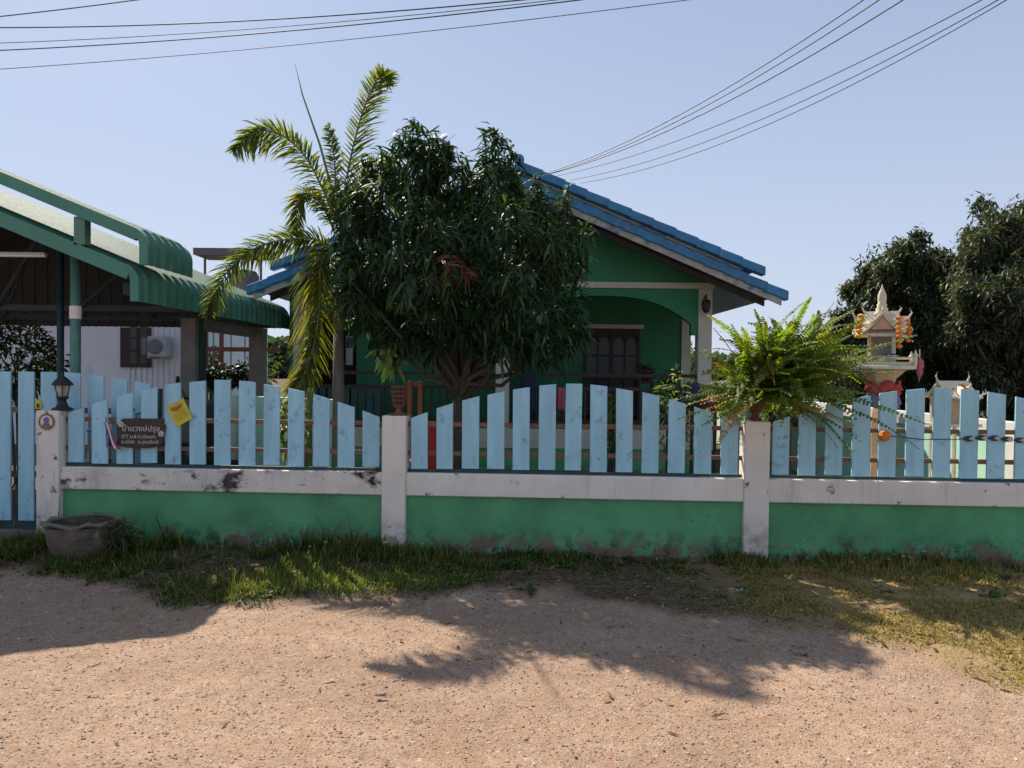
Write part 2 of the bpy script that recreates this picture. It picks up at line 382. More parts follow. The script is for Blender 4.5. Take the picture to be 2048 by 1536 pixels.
gx = np.concatenate([-np.geomspace(900, 6.2, 26), np.arange(-6, 6.001, .035), np.geomspace(6.2, 900, 26)])
gy = np.concatenate([-np.geomspace(900, 1.0, 18), np.arange(1.2, 7.2, .035), np.geomspace(7.3, 1200, 30)])
X, Y = np.meshgrid(gx, gy, indexing='ij'); Z = ground_z(X, Y)
nx, ny = X.shape
ii, jj = np.meshgrid(np.arange(nx-1), np.arange(ny-1), indexing='ij'); a = (ii*ny + jj).ravel()
Fc = np.stack([a, a+ny, a+ny+1, a+1], 1)
vmask = verge(X, Y); right = np.clip((X - 1.0) / 1.5, 0, 1) * np.clip((7.5 - Y), 0, 1)
grey = np.clip(1.6 * (fbm(X, Y, .55, 8) - .38), 0, 1)
C = np.stack([vmask.ravel(), right.ravel(), grey.ravel()], 1)
def ground_mat():
    mt, nt, b = _nt('laterite_gravel')
    at = nt.nodes.new('ShaderNodeAttribute'); at.attribute_name = 'col'
    sp = nt.nodes.new('ShaderNodeSeparateColor'); nt.links.new(at.outputs['Color'], sp.inputs[0])
    tc = nt.nodes.new('ShaderNodeTexCoord'); co = tc.outputs['Object']
    n1 = noise_n(nt, co, .9, 6); n2 = noise_n(nt, co, 16, 6, .7); n3 = noise_n(nt, co, 90, 4, .7)
    road = mixc(nt, ramp(nt, n1, .35, .65), (.345, .225, .145), (.435, .295, .20))
    road = mixc(nt, mul(nt, ramp(nt, noise_n(nt, co, .45, 7, .65, (1, 2.2, 1)), .44, .62), .55), road, (.225, .150, .105))
    road = mixc(nt, mul(nt, sp.outputs[2], .45), road, (.36, .28, .22))
    road = mixc(nt, mul(nt, ramp(nt, n2, .42, .62), .55), road, (.26, .15, .095))
    road = mixc(nt, mul(nt, ramp(nt, n3, .5, .70), .35), road, (.45, .34, .26))
    vo = nt.nodes.new('ShaderNodeTexVoronoi'); vo.inputs['Scale'].default_value = 95; nt.links.new(co, vo.inputs['Vector'])
    sc = nt.nodes.new('ShaderNodeSeparateColor'); nt.links.new(vo.outputs['Color'], sc.inputs[0])
    road = mixc(nt, mul(nt, ramp(nt, sc.outputs[0], .84, .95), .6), road, (.17, .125, .10))
    road = mixc(nt, mul(nt, ramp(nt, sc.outputs[1], .88, .97), .5), road, (.50, .42, .34))
    road = mixc(nt, mul(nt, ramp(nt, noise_n(nt, co, 2.2, 7, .7), .50, .64), .5), road, (.30, .19, .12))
    road = mixc(nt, mul(nt, ramp(nt, noise_n(nt, co, 1.3, 8, .72), .55, .66), .5), road, (.46, .36, .27))
    soil = mixc(nt, ramp(nt, n2, .4, .62), (.060, .045, .028), (.145, .10, .062))
    dry = mixc(nt, ramp(nt, n3, .4, .65), (.26, .18, .085), (.38, .27, .14))
    soil = mixc(nt, sp.outputs[1], soil, dry)
    col = mixc(nt, sp.outputs[0], road, soil)
    nt.links.new(col, b.inputs['Base Color']); b.inputs['Roughness'].default_value = .95
    b.inputs['Specular IOR Level'].default_value = .2
    bp = nt.nodes.new('ShaderNodeBump'); bp.inputs['Strength'].default_value = .7; bp.inputs['Distance'].default_value = .010
    h = mul(nt, noise_n(nt, co, 55, 5, .75), mul(nt, vo.outputs['Distance'], .8), 'SUBTRACT')
    nt.links.new(h, bp.inputs['Height']); nt.links.new(bp.outputs[0], b.inputs['Normal'])
    return mt
M['ground'] = ground_mat()
g = structure(rawmesh('ground', np.stack([X.ravel(), Y.ravel(), Z.ravel()], 1), Fc, C, 'ground', smooth=True))
g['label'] = 'pinkish laterite gravel road with a grassy verge along the wall'

# pebbles pressed into the road
def pebbles(n):
    y = 1.9 + 4.2 * rng.random(n*2) ** 1.5; x = rng.uniform(-4.6, 4.8, n*2)
    keep = (np.abs(x) < y * .75 + .4) & (verge(x, y) < rng.random(n*2) * .8); x, y = x[keep][:n], y[keep][:n]; n = len(x)
    s = .0025 + .0055 * rng.random(n) ** 3; big = rng.random(n) < .010; s[big] *= 2.0
    O = np.array([[1,0,0],[0,1,0],[-1,0,0],[0,-1,0],[0,0,.7],[.7,.7,-.3],[-.7,.7,-.3],[-.7,-.7,-.3],[.7,-.7,-.3]], float)
    T = np.array([[0,1,4],[1,2,4],[2,3,4],[3,0,4],[0,5,1],[1,6,2],[2,7,3],[3,8,0]])
    V = O[None] * s[:, None, None] * rng.uniform(.6, 1.35, (n, 9, 3))
    th = rng.uniform(0, 6.28, n); c, sn = np.cos(th)[:, None], np.sin(th)[:, None]
    vx = V[..., 0]*c - V[..., 1]*sn; vy = V[..., 0]*sn + V[..., 1]*c
    V = np.stack([vx + x[:, None], vy + y[:, None], V[..., 2] + (ground_z(x, y) + s*.2)[:, None]], -1).reshape(-1, 3)
    Fp = (np.arange(n)[:, None, None]*9 + T[None]).reshape(-1, 3)
    col = palette(n, [(.36,.24,.165),(.44,.34,.26),(.26,.20,.165),(.10,.08,.07),(.32,.18,.12),(.50,.42,.34)], [.42,.10,.22,.08,.16,.02])
    o = rawmesh('gravel', V, Fp, np.repeat(col, 9, axis=0), leafmat('pebble_stone', 0.0, .85, (1, 1, 1), .3), kind='stuff')
    o['label'] = 'small loose stones scattered over the laterite road'
    return o
pebbles(60000)

# grass on the verge
def grass():
    n = 240000
    x = rng.uniform(-5.6, 6.2, n); wy = wall_y(x) - .10
    t = rng.random(n); e = edge_y(x); y = e - .15 + (wy - e + .15) * (t ** .78)
    v = verge(x, y); cl = fbm(x, y, 3.4, 11)
    d_wall = np.clip((wy - y) / .8, 0, 1)
    mid = np.exp(-((x - .75) / 1.15) ** 2)                         # thin, trodden middle stretch
    dens = v * np.clip((cl - .45) * 6, 0.05, 1) * (1 - .72 * mid * np.clip(d_wall * 1.4, 0, 1))
    rt = np.clip((x - 1.3) / .8, 0, 1)
    sunlit_patch = np.exp(-((x + 1.25)/.75)**2 - ((y - 5.35)/.28)**2)  # sunlit spot on the verge, grass made denser, taller and brighter here
    dens = np.where(rt > .5, v*np.clip((cl - .30)*4.5, .15, 1), dens); dens = np.clip(dens + sunlit_patch*v, 0, 1)
    k = rng.random(n) < dens
    x, y, cl, d_wall, mid, rt, sunlit_patch = x[k], y[k], cl[k], d_wall[k], mid[k], rt[k], sunlit_patch[k]; n = len(x)
    left = np.clip((-x - .5) / 1.2, 0, 1)
    h = (.035 + .09 * (1 - d_wall) ** 1.3 + .055 * left * (1 - d_wall*.5)) * (.45 + 1.0 * rng.random(n)) * (1 - .45 * mid) * (.55 + cl)
    h = np.where(rt > .3, np.minimum(h, .045 + .13 * (1 - d_wall) ** 2 + .03*rng.random(n)), h)
    h = h + sunlit_patch*.055*rng.random(n)
    h = np.where(rng.random(n) < .012, h * 2.2, h)
    ang = rng.uniform(0, 6.283, n); lean = rng.uniform(.15, 1.0, n)
    d = np.stack([np.cos(ang)*lean, np.sin(ang)*lean, np.ones(n)], 1)
    nr = np.stack([-np.sin(ang), np.cos(ang), np.zeros(n)], 1); nr = np.cross(d, nr)
    dryp = np.clip(rt * d_wall * 1.5, 0, .72) + .16
    green = palette(n, [(.045,.085,.020),(.075,.125,.026),(.13,.18,.04),(.028,.05,.015),(.14,.12,.05)], [.30,.25,.17,.18,.10])
    dry = palette(n, [(.36,.27,.11),(.30,.24,.08),(.24,.22,.06)], [.4,.3,.3])
    isd = rng.random(n) < dryp; green = green*(1 + 1.1*sunlit_patch[:, None]*np.array([1.2, 1, .6])); col = np.where(isd[:, None], dry, green)  # sunlight of that spot put into the blade colour
    base = np.stack([x, y, ground_z(x, y) - .005], 1)
    o = ribbons('grass', base, d, nr, h, rng.uniform(.004, .009, n), rng.uniform(.1, .7, n), col, 'grass', None,
                prof=((0, .8), (.5, 1.), (1, 0)), kind='stuff')
    o['label'] = 'green and straw coloured grass growing on the verge at the wall foot'
    # seed stalks standing above the grass
    m_ = 46; sx = np.concatenate([rng.uniform(-2.4, -.4, 10), rng.uniform(2.2, 4.2, 26), rng.uniform(-4, 2, 10)])
    sy = wall_y(sx) - rng.uniform(.15, .6, m_)
    ang = rng.uniform(0, 6.28, m_); ln = rng.uniform(.1, .6, m_)
    dd = np.stack([np.cos(ang)*ln, np.sin(ang)*ln, np.ones(m_)], 1); nn = np.tile([[0, 1., .1]], (m_, 1))
    hh = rng.uniform(.2, .42, m_); cc = palette(m_, [(.42,.36,.2),(.3,.3,.12)])
    b0 = np.stack([sx, sy, np.zeros(m_)], 1)
    s1 = ribbons('grass_stalks', b0, dd, nn, hh, .0035, .3, cc, 'grass', None, prof=((0, 1), (.5, 1), (1, .6)), kind='stuff')
    s1['label'] = 'thin dry seed stalks standing above the verge grass'
    dn = dd / np.linalg.norm(dd, axis=1, keepdims=True); tips = b0 + dn*hh[:, None] + np.array([0, 0, -1.])*(.3*hh)[:, None]
    K = 9; tb = np.repeat(tips, K, axis=0); td = rand_unit(m_*K)*[1, 1, .5] + dn.repeat(K, axis=0)
    s2 = ribbons('grass_seed_heads', tb, td, rand_unit(m_*K), .028, .006, .2, np.repeat(np.clip(cc*.9 + .12, 0, 1), K, axis=0), 'grass', None, kind='stuff')
    s2['label'] = 'pale seed heads on the tall grass stalks'
grass()
def weeds():
    m_ = 95; x = rng.uniform(-4.4, 4.6, m_); wy = wall_y(x) - .1; y = wy - rng.random(m_)**1.6*(wy - edge_y(x)); k = verge(x, y) > .5
    x, y = x[k], y[k]; m_ = len(x); K = 13; sz = rng.uniform(.05, .13, m_)
    b = np.stack([x, y, ground_z(x, y)], 1).repeat(K, 0) + rng.normal(size=(m_*K, 3))*[.02, .02, .008]; a = rng.uniform(0, 6.28, m_*K)
    d = np.stack([np.cos(a), np.sin(a), rng.uniform(.2, 2.2, m_*K)], 1); cc = palette(m_, [(.05,.10,.03),(.08,.14,.03),(.13,.16,.06),(.22,.16,.08)]).repeat(K, 0)
    o = ribbons('broadleaf_weeds', b, d, np.stack([-np.cos(a), -np.sin(a), np.ones(m_*K)], 1), sz.repeat(K)*rng.uniform(.6, 1.3, m_*K), sz.repeat(K)*.24, .6, cc*rng.uniform(.8, 1.2, (m_*K, 1)), 'grass', None, kind='stuff')
    o['label'] = 'broad leaved weeds mixed into the verge grass'
weeds()

# fallen leaves and straw on road and verge
def litter_leaves():
    n = 3200; y = rng.uniform(3.2, 6.2, n); x = rng.uniform(-4, 4.5, n); k = (verge(x, y) > .1) | (rng.random(n) < .04)
    x, y = x[k], y[k]; n = len(x); ang = rng.uniform(0, 6.28, n)
    d = np.stack([np.cos(ang), np.sin(ang), rng.uniform(-.1, .25, n)], 1)
    o = ribbons('fallen_leaves', np.stack([x, y, ground_z(x, y) + .008], 1), d, np.tile([[0, 0, 1.]], (n, 1)) + rand_unit(n)*.3, rng.uniform(.03, .09, n),
                rng.uniform(.008, .022, n), .1, palette(n, [(.20,.11,.05),(.30,.2,.1),(.12,.07,.04),(.42,.34,.22)]), 'grass', None, kind='stuff')
    o['label'] = 'dry brown leaves lying on the verge soil'
litter_leaves()

# ------------------------------------------------------------------ front wall
TH = -math.asin(.052)
WM = Matrix.Translation((-.98, 6.42, 0)) @ Matrix.Rotation(TH, 4, 'Z')
def W(s, y, z): return WM @ Vector((s, y, z))
POSTS = [-3.0, 0.0, 3.0, 6.0]; PH = [1.17, 1.165, 1.16, 1.16]
wall = thing('boundary_wall', W(0, 0, 0), 'low green roadside wall with cream posts and cream capping beam', 'wall')
for s, h in zip(POSTS, PH):
    o = MB(WM).box((s-.1, -.1, -.1), (s+.1, .1, h)).build('post', 'cream', wall, bevel=.006)
for i in range(3):
    a, b = POSTS[i] + .1, POSTS[i+1] - .1
    MB(WM).box((a, -.075, .495), (b, .06, .685)).build('capping_beam', 'cream_dirty' if i == 0 else 'cream', wall, bevel=.006)
    MB(WM).box((a, -.035, -.1), (b, .035, .495)).build('wall_panel', 'green', wall)
    MB(WM).box((a, -.055, -.1), (b, .0, .03)).build('footing', 'concrete', wall)

def crest(t, lo, rise):    # t in -1..1
    return lo + rise * (1 - abs(t) ** 1.75)

bay_names = ['pale blue picket panel carrying the wooden name sign and yellow paper',
             'middle pale blue picket panel between the two pot topped posts',
             'pale blue picket panel hung with orange pompom and striped ribbon']
for i in range(3):
    a, b = POSTS[i] + .1, POSTS[i+1] - .1
    pf = thing('picket_panel', W((a+b)/2, 0, .685), bay_names[i], 'fence panel', 'blue picket panels on the roadside wall')
    MB(WM).box((a, -.004, .689), (b, .026, .712)).build('bottom_bar', 'tealbar', pf)
    for z in (1.075, .83):
        MB(WM).box((a, -.002, z), (b, .03, z + .036)).build('rail', 'wood', pf)
    n = 13; mid = (a + b) / 2; pitch = (b - a) / (n + .02)
    for k in range(n):
        c = a + pitch * (k + .5) + random.uniform(-.004, .004); hw = .0705 + random.uniform(-.002, .002)
        t0 = (c - hw - mid) / ((b-a)/2); t1 = (c + hw - mid) / ((b-a)/2)
        z0 = .718 + random.uniform(-.006, .008); dz = random.uniform(-.004, .004); tl = random.uniform(-.004, .004)
        pts = [(c-hw, z0), (c+hw, z0), (c+hw+tl, crest(t1, 1.135, .315)+dz), (c-hw+tl, crest(t0, 1.135, .315)+dz)]
        yo = random.uniform(-.003, .002)
        MB(WM).prism(pts, -.024 + yo, -.004).build('picket', 'picket', pf, bevel=.0025)

# sliding gate behind post one
gate = thing('sliding_gate', W(-4.2, .2, .1), 'tall pale blue slatted sliding gate behind the lantern post', 'gate')
def sx_of(px, yl=.2):      # wall-frame s for a photo column on the plane y=yl
    lo, hi = -7.0, 7.0
    for _ in range(50):
        mi = (lo+hi)/2; p = W(mi, yl, 1.2) - CAM; x = 1024 + F_PX * p.dot(Rv) / p.dot(Fv)
        lo, hi = (mi, hi) if x < px else (lo, mi)
    return lo
s_end = sx_of(312)
for k, px in enumerate([-175, -130, -82, -36, 8.5, 55, 100, 147, 194, 241, 288]):
    c = sx_of(px); t = max(0, (px - 120) / 170)
    zt = 1.50 - .075 * t * t; zs = 1.50 - .075 * max(0, (px + 34 - 120) / 170) ** 2
    MB(WM).prism([(c-.073, .16), (c+.073, .16), (c+.073, zs), (c-.073, zt)], .178, .2).build('slat', 'picket', gate, bevel=.0025)
for z in (1.13, .10, .55):
    MB(WM).box((sx_of(-200), .2, z), (s_end, .24, z + .05)).build('rail', 'wood' if z > 1 else 'tealbar', gate)
MB(WM).box((s_end, .19, .10), (s_end + .035, .25, 1.36)).build('end_stile', 'tealbar', gate)
MB(WM).tube([W(0,0,0)*0 + Vector((sx_of(178), .172, .98)), Vector((sx_of(306), .172, 1.19))], .012, 6).build('brace', 'picket', gate)
track = MB(WM).box((-7, .1, -.05), (-3.12, .34, .075)); structure(track.build('gate_track', 'concrete'))['label'] = 'concrete sill under the gate'

# ------------------------------------------------------------------ things on the fence
# lantern
lp = W(-2.93, 0, 1.17)
lt = thing('post_lantern', lp, 'dark pillar lantern with milky glass on the leftmost wall post', 'lantern')
MB().lathe([(.085, 0), (.088, .012), (.05, .03), (.036, .06), (.03, .09), (.05, .105), (.045, .12)], lp, 14).build('base', 'black', lt, smooth=True)
MB().lathe([(.038, .118), (.055, .16), (.062, .20), (.062, .215)], lp, 6).build('glass_globe', 'globe', lt)
for k in range(6):
    a = math.pi / 3 * k; c, s = math.cos(a), math.sin(a)
    MB().tube([lp + Vector((.042*c, .042*s, .115)), lp + Vector((.066*c, .066*s, .22))], .0055, 5).build('cage_bar', 'black', lt)
MB().lathe([(.085, .215), (.08, .232), (.055, .262), (.03, .285), (.012, .30), (.016, .315), (.008, .335)], lp, 12).build('cap', 'black', lt, smooth=True)

def wall_rot(extra=0):
    return Matrix.Rotation(TH, 4, 'Z') @ Matrix.Rotation(R(90), 4, 'X') @ Matrix.Rotation(extra, 4, 'Z')
# emblem plaque
ec = W(-3.0, -.1, 1.075)
em = thing('round_emblem', ec, 'small round gold rimmed emblem on the post under the lantern', 'plaque')
def disc(r0, r1, y0, y1, n=28, ox=0, oz=0, frm=(-3.0, -.1, 1.075), bumps=0):
    vs = []; fs = []
    for yy in (y0, y1):
        for r in (r0, r1):
            for j in range(n):
                a = 2*math.pi*j/n; rr = r * (1 + (bumps * math.cos(a*n/2) if r == r1 else 0))
                vs.append((frm[0]+ox+rr*math.cos(a), frm[1]+yy, frm[2]+oz+rr*math.sin(a)))
    for j in range(n):
        k = (j+1) % n
        fs += [(j, k, n+k, n+j), (2*n+j, 3*n+j, 3*n+k, 2*n+k), (n+j, n+k, 3*n+k, 3*n+j), (j, 2*n+j, 2*n+k, k)]
    return vs, fs
MB(WM).add(*disc(.056, .07, -.012, -.001, bumps=.05)).build('rim', 'gold', em)
MB(WM).add(*disc(.001, .056, -.008, -.001)).build('face', 'white', em)
MB(WM).add(*disc(.001, .026, -.0105, -.0082, 16, 0, .014)).build('crest', 'purple', em)
MB(WM).prism([(-3.04, 1.035), (-3.028, 1.022), (-2.972, 1.022), (-2.96, 1.035), (-2.975, 1.065), (-3.025, 1.065)], -.1105, -.1085).build('banner', 'greyprint', em)
MB(WM).prism([(-3.012, 1.142), (-2.988, 1.142), (-3.0, 1.168)], -.11, -.101).build('tip', 'gold', em)

# wooden name sign, hung in front of the pickets
sc_ = sx_of(281, -.05); sg = W(sc_, -.05, 0.985)
sign = thing('name_sign', sg, 'dark carved wooden name sign with cream Thai lettering', 'sign')
pts = []
NP = 44
for k in range(NP):
    a = 2*math.pi*k/NP; c, s = math.cos(a), math.sin(a)
    x = math.copysign(abs(c)**.42, c)*.212; z = math.copysign(abs(s)**.5, s)*.126
    w = 1 + .045*mnoise.noise(Vector((c*2.2, s*2.2, 1.3))) + .02*math.sin(7*a)
    pts.append((sc_ + x*w + .012*(z/.12), .985 + z*w))
MB(WM).prism(pts, -.055, -.028).build('board', 'signwood', sign, bevel=.004)
for (ox, oz, r) in ((-.168, .074, .026), (.186, -.002, .026)):
    for q in range(5):
        a = q*2*math.pi/5 + .3
        MB(WM).add(*disc(.001, .0125, -.062, -.056, 8, r*.55*math.cos(a), r*.55*math.sin(a), (sc_+ox, 0, .985+oz))).build('petal', 'signtext', sign)
text_mesh('บ้านวงษ์ปรุง', .068, 'signtext', sign, W(sc_+.01, -.0585, 1.022), wall_rot(), depth=.003)
text_mesh('277 ม.8 ต.เวียงคำ', .043, 'signtext', sign, W(sc_-.01, -.0585, .953), wall_rot(), depth=.003)
text_mesh('อ.เมือง  จ.อุตรดิตถ์', .043, 'signtext', sign, W(sc_+.0, -.0585, .908), wall_rot(), depth=.003)
# Thai flag drooping at the sign's left edge
fc = sx_of(221, -.07); fl = thing('small_flag', W(fc, -.07, 1.06), 'little red white and blue striped flag drooping beside the name sign', 'flag')
def strip(x0, x1, mt):
    vs, fs = [], []; n = 7
    for k in range(n):
        t = k/(n-1); z = 1.075 - .225*t; sh = .035*t + .05*t*t
        w = .35 + .65*t
        for q, xx in enumerate((x0, x1)):
            vs.append((fc - .03 + sh + xx*w, -.075 + .010*math.sin(5*t + xx*40), z - xx*.25*t))
    fs = [(2*k, 2*k+1, 2*k+3, 2*k+2) for k in range(n-1)]
    MB(WM).add(vs, fs).build('stripe', mt, fl, smooth=True)
for x0, x1, mt in ((-.035, -.018, 'flagblue'), (-.018, .012, 'flagwhite'), (.012, .045, 'flagred')): strip(x0, x1, mt)
MB(WM).tube([Vector((fc-.045, -.06, 1.12)), Vector((fc-.035, -.062, .86))], .004, 5).build('stick', 'black', fl)
# yellow paper
yc = sx_of(361, -.03)
yp = thing('yellow_paper', W(yc, -.03, 1.16), 'crooked yellow paper leaflet pinned across two pickets', 'paper')
vs = []; n = 7; ca, sa = math.cos(R(30)), math.sin(R(30))
for i in range(n):
    for j in range(n):
        u = (i/(n-1)-.5)*.165; v = (j/(n-1)-.5)*.20
        vs.append((yc + u*ca - v*sa*.9, -.034 - .010*abs(math.sin(u*22+v*9)) - (.012 if j == 0 else 0), 1.165 + u*sa + v*ca))
MB(WM).add(vs, [(i*n+j, (i+1)*n+j, (i+1)*n+j+1, i*n+j+1) for i in range(n-1) for j in range(n-1)]).build('sheet', 'yellow', yp, smooth=True)
def onpaper(u, v): return (yc + u*ca - v*sa*.9, 1.165 + u*sa + v*ca)
MB(WM).prism([onpaper(-.055, .045), onpaper(-.02, .03), onpaper(.035, .038), onpaper(.055, .062), onpaper(.0, .06), onpaper(-.05, .078)], -.052, -.0505).build('print', 'redprint', yp)
for q in range(4):
    v = .005 - q*.02
    MB(WM).prism([onpaper(-.055, v), onpaper(.055, v), onpaper(.055, v+.005), onpaper(-.055, v+.005)], -.0515, -.0505).build('text_line', 'amber', yp)
# yellow black sticker on the gate
yb = thing('gate_sticker', W(sx_of(77, .17), .17, 1.22), 'tiny yellow and black tag at the gate rail beside the lantern', 'tag')
q0 = sx_of(77, .17)
MB(WM).prism([(q0-.03, 1.17), (q0+.03, 1.17), (q0+.028, 1.23), (q0, 1.255), (q0-.028, 1.225)], .165, .17).build('plate', 'yellow', yb)
MB(WM).prism([(q0-.012, 1.18), (q0+.012, 1.18), (q0+.01, 1.215), (q0-.01, 1.215)], .162, .1645).build('mark', 'black', yb)
# number tag behind picket gap
q1 = sx_of(169, .05)
nt_ = thing('number_tag', W(q1, .06, .73), 'small cream tag numbered five standing on the capping beam', 'tag')
MB(WM).box((q1-.035, .055, .715), (q1+.035, .062, .83)).build('card', 'white', nt_)
text_mesh('5', .08, 'orangewood', nt_, W(q1, .053, .772), wall_rot(), depth=.001)

# pots on posts
def goblet(nm, s, label, k=1.0, hh=.27):
    b = W(s, 0, 1.165)
    r = thing(nm, b, label, 'flower pot')
    MB().lathe([(.055*k, 0), (.06*k, .012), (.03*k, .03), (.024*k, .055), (.045*k, .075)], b, 14).build('foot', 'clay', r, smooth=True)
    return b, r
b2, pot2 = goblet('lattice_pot', .02, 'empty openwork terracotta goblet pot on the middle wall post')
for q in range(5):
    t = q/4; rr = .045 + .018*t**.7*1.3; MB().lathe([(rr, .078+.155*t), (rr+.006, .085+.155*t), (rr+.006, .092+.155*t), (rr, .096+.155*t)], b2, 18).build('band', 'clay', pot2)
for q in range(14):
    a = 2*math.pi*q/14; c, s = math.cos(a), math.sin(a)
    MB().tube([b2 + Vector(((.043+.0235*t**.7)*c, (.043+.0235*t**.7)*s, .07+.18*t)) for t in (0, .3, .65, 1)], .0045, 5).build('bar', 'clay', pot2)
MB().lathe([(.085, -.002), (.09, .012), (.07, .016)], b2, 16).build('saucer', 'claydark', pot2)
b3, pot3 = goblet('fern_pot', 3.0, 'ribbed dark terracotta goblet pot holding the fern')
MB().lathe([(.045, .07), (.075, .11), (.088, .15), (.084, .18), (.092, .195), (.092, .21), (.08, .212), (.076, .2)], b3, 20).build('bowl', 'clay', pot3, smooth=True)
for zz in (.10, .118, .136, .154): MB().lathe([(.066+(zz-.1)*.4, zz), (.073+(zz-.1)*.4, zz+.004), (.066+(zz-.1)*.4, zz+.008)], b3, 20).build('rib', 'clay', pot3)
MB().lathe([(.074, .198), (.05, .206), (.01, .21)], b3, 14).build('soil', 'soil', pot3)

# fern on post three
def fern():
    c0 = b3 + Vector((.03, 0, .20))
    root = thing('boston_fern', c0, 'big sunlit arching fern with orange tinged tips on the pot topped post', 'fern')
    base = np.array(c0)
    rest = []
    for k in range(430):
        az = rng.uniform(0, 2*math.pi); el = rng.choice([rng.uniform(-.28, .3), rng.uniform(.1, .8), rng.uniform(.6, 1.4)], p=[.32, .34, .34])
        lean = math.cos(az)
        L = rng.uniform(.40, .80) * (1.0 + .10*lean) * (1.0 if el > .9 else 1)
        if abs(math.sin(az)) > .75: L *= .75
        d0 = np.array([math.cos(az)*math.cos(el) + .06, math.sin(az)*math.cos(el), math.sin(el)])
        n = max(11, int(L/.027)); t = np.linspace(0.08, 1, n); sag = rng.uniform(.05, .38)
        st = base + np.array([rng.uniform(-.10, .44), rng.uniform(-.08, .10), rng.uniform(-.02, .36)])
        st = st*(1-.0) if rng.random() < .7 else base + np.array([rng.uniform(-.06, .08), rng.uniform(-.06, .06), 0])
        bend = rng.normal(size=3)*[.10, .10, .04]
        ctr = st + d0*L*t[:, None] + np.array([0, 0, -1.])*(sag*L*t**2.2)[:, None] + bend*(L*t**2)[:, None]
        tan = np.gradient(ctr, axis=0); tan /= np.linalg.norm(tan, axis=1, keepdims=True)
        upv = np.array([0, -.5, 1.]) + rng.normal(size=3)*.5
        side = np.cross(tan, upv); side /= np.linalg.norm(side, axis=1, keepdims=True)
        nrm = np.cross(side, tan)
        pl = rng.uniform(.045, .068) * np.sin(np.pi * np.clip(t*.90 + .08, 0, 1))**.40 * (1.05 - .42*t) * rng.uniform(.82, 1.1, n)
        B = np.concatenate([ctr, ctr]); D = np.concatenate([side + tan*.28, -side + tan*.28]) + rng.normal(size=(2*n, 3))*.10; Nn = np.concatenate([nrm, nrm]) + rng.normal(size=(2*n, 3))*.25
        young = rng.random() < .12 and el > 0
        old = el < -.05 and rng.random() < .15
        tt = np.concatenate([t, t])[:, None]
        gcol = np.array([(.10,.17,.022),(.065,.115,.018),(.15,.20,.030),(.09,.15,.03)][rng.integers(4)])
        if old: gcol = np.array([.24, .16, .06])
        tip = np.array([.30,.15,.035] if young else [.13,.19,.035])
        if old: tip = np.array([.34, .22, .10])
        col = gcol*(1-tt**2.5) + tip*tt**2.5; col = col*rng.uniform(.7, 1.25, (2*n, 1))
        sub = [Vector(p) for p in ctr[::6]] + [Vector(ctr[-1])]
        if k < 299:
            fo = MB().tube(sub, [.003]*(len(sub)-1) + [.001], 3, cap=False).build('frond', 'palmshaft', root)
            ribbons('pinnae', B, D, Nn, np.concatenate([pl, pl]), 0.021, .18, col, 'fern', fo, prof=((0, .7), (.5, 1), (1, 0)), kind='stuff')
        else: rest.append((B, D, Nn, np.concatenate([pl, pl]), col))
    B, D, Nn, pl, col = (np.concatenate(q) for q in zip(*rest))
    ribbons('inner_fronds', B, D, Nn, pl, 0.021, .18, col, 'fern', root, prof=((0, .7), (.5, 1), (1, 0)), kind='stuff')
fern()

# broken clay pot at the foot of the lantern post
pc = P(166, 1100, 6.0); pc.z = .0
cp = thing('broken_clay_pot', pc, 'wide broken clay jar with grey wavy rim standing in the grass', 'pot')
MB().lathe([(.16, 0), (.20, .06), (.24, .14), (.255, .22), (.262, .30), (.24, .305), (.23, .2)], pc, 28, wob=.05).build('body', 'claydark', cp, smooth=True)
rim = []; fs = []
n = 40
for k in range(n):
    a = 2*math.pi*k/n; w = mnoise.noise(Vector((math.cos(a)*2, math.sin(a)*2, 0)))
    for rr, zz in ((.245, .30), (.285 + .05*w, .315 + .05*w), (.28 + .05*w, .333 + .055*w), (.235, .335)):
        rim.append(pc + Vector((rr*math.cos(a), rr*math.sin(a), zz)))
fs = [(4*k+q, 4*k+(q+1) % 4, 4*((k+1) % n)+(q+1) % 4, 4*((k+1) % n)+q) for k in range(n) for q in range(4)]
MB().add(rim, fs).build('rim', 'potrim', cp, smooth=True)
MB().lathe([(.24, .28), (.14, .30), (.02, .305)], pc, 20, wob=.1).build('soil', 'soil', cp)
nb = 160; a = rng.uniform(0, 6.28, nb); rr = .21*np.sqrt(rng.random(nb))
bb = np.stack([pc.x+rr*np.cos(a), pc.y+rr*np.sin(a), np.full(nb, .29)], 1); dd = rand_unit(nb)*[1, 1, .3] + [0, 0, .6]
ribbons('weeds', bb, dd, rand_unit(nb), rng.uniform(.05, .16, nb), .008, .5, palette(nb, [(.05,.10,.025),(.09,.13,.04),(.2,.16,.08)]), 'grass', cp, kind='stuff')

def bit(px, py, sz, mt, nm, label, cat):
    p = ground_hit(px, py); vs = []; n = 8; random.seed(px)
    for i in range(n):
        for j in range(n):
            u, v = i/(n-1)-.5, j/(n-1)-.5; e = max(abs(u), abs(v))*2
            w = 1 - .5*e*abs(mnoise.noise(Vector((u*5+px, v*5, 3))))*1.6
            vs.append(p + Vector((u*sz*w, v*sz*.5*w, .012 + sz*.28*abs(mnoise.noise(Vector((u*7+px, v*7, 0)))) + .012)))
    solo(MB().add(vs, [(i*n+j, (i+1)*n+j, (i+1)*n+j+1, i*n+j+1) for i in range(n-1) for j in range(n-1)]), nm, mt, p, label, cat)
bit(1472, 1193, .15, 'aircon', 'plastic_scrap', 'crumpled pale plastic scrap on the verge below the fern', 'litter')
bit(1598, 1306, .11, 'greyprint', 'plastic_scrap', 'flat grey plastic scrap at the edge of the tree shadow', 'litter')
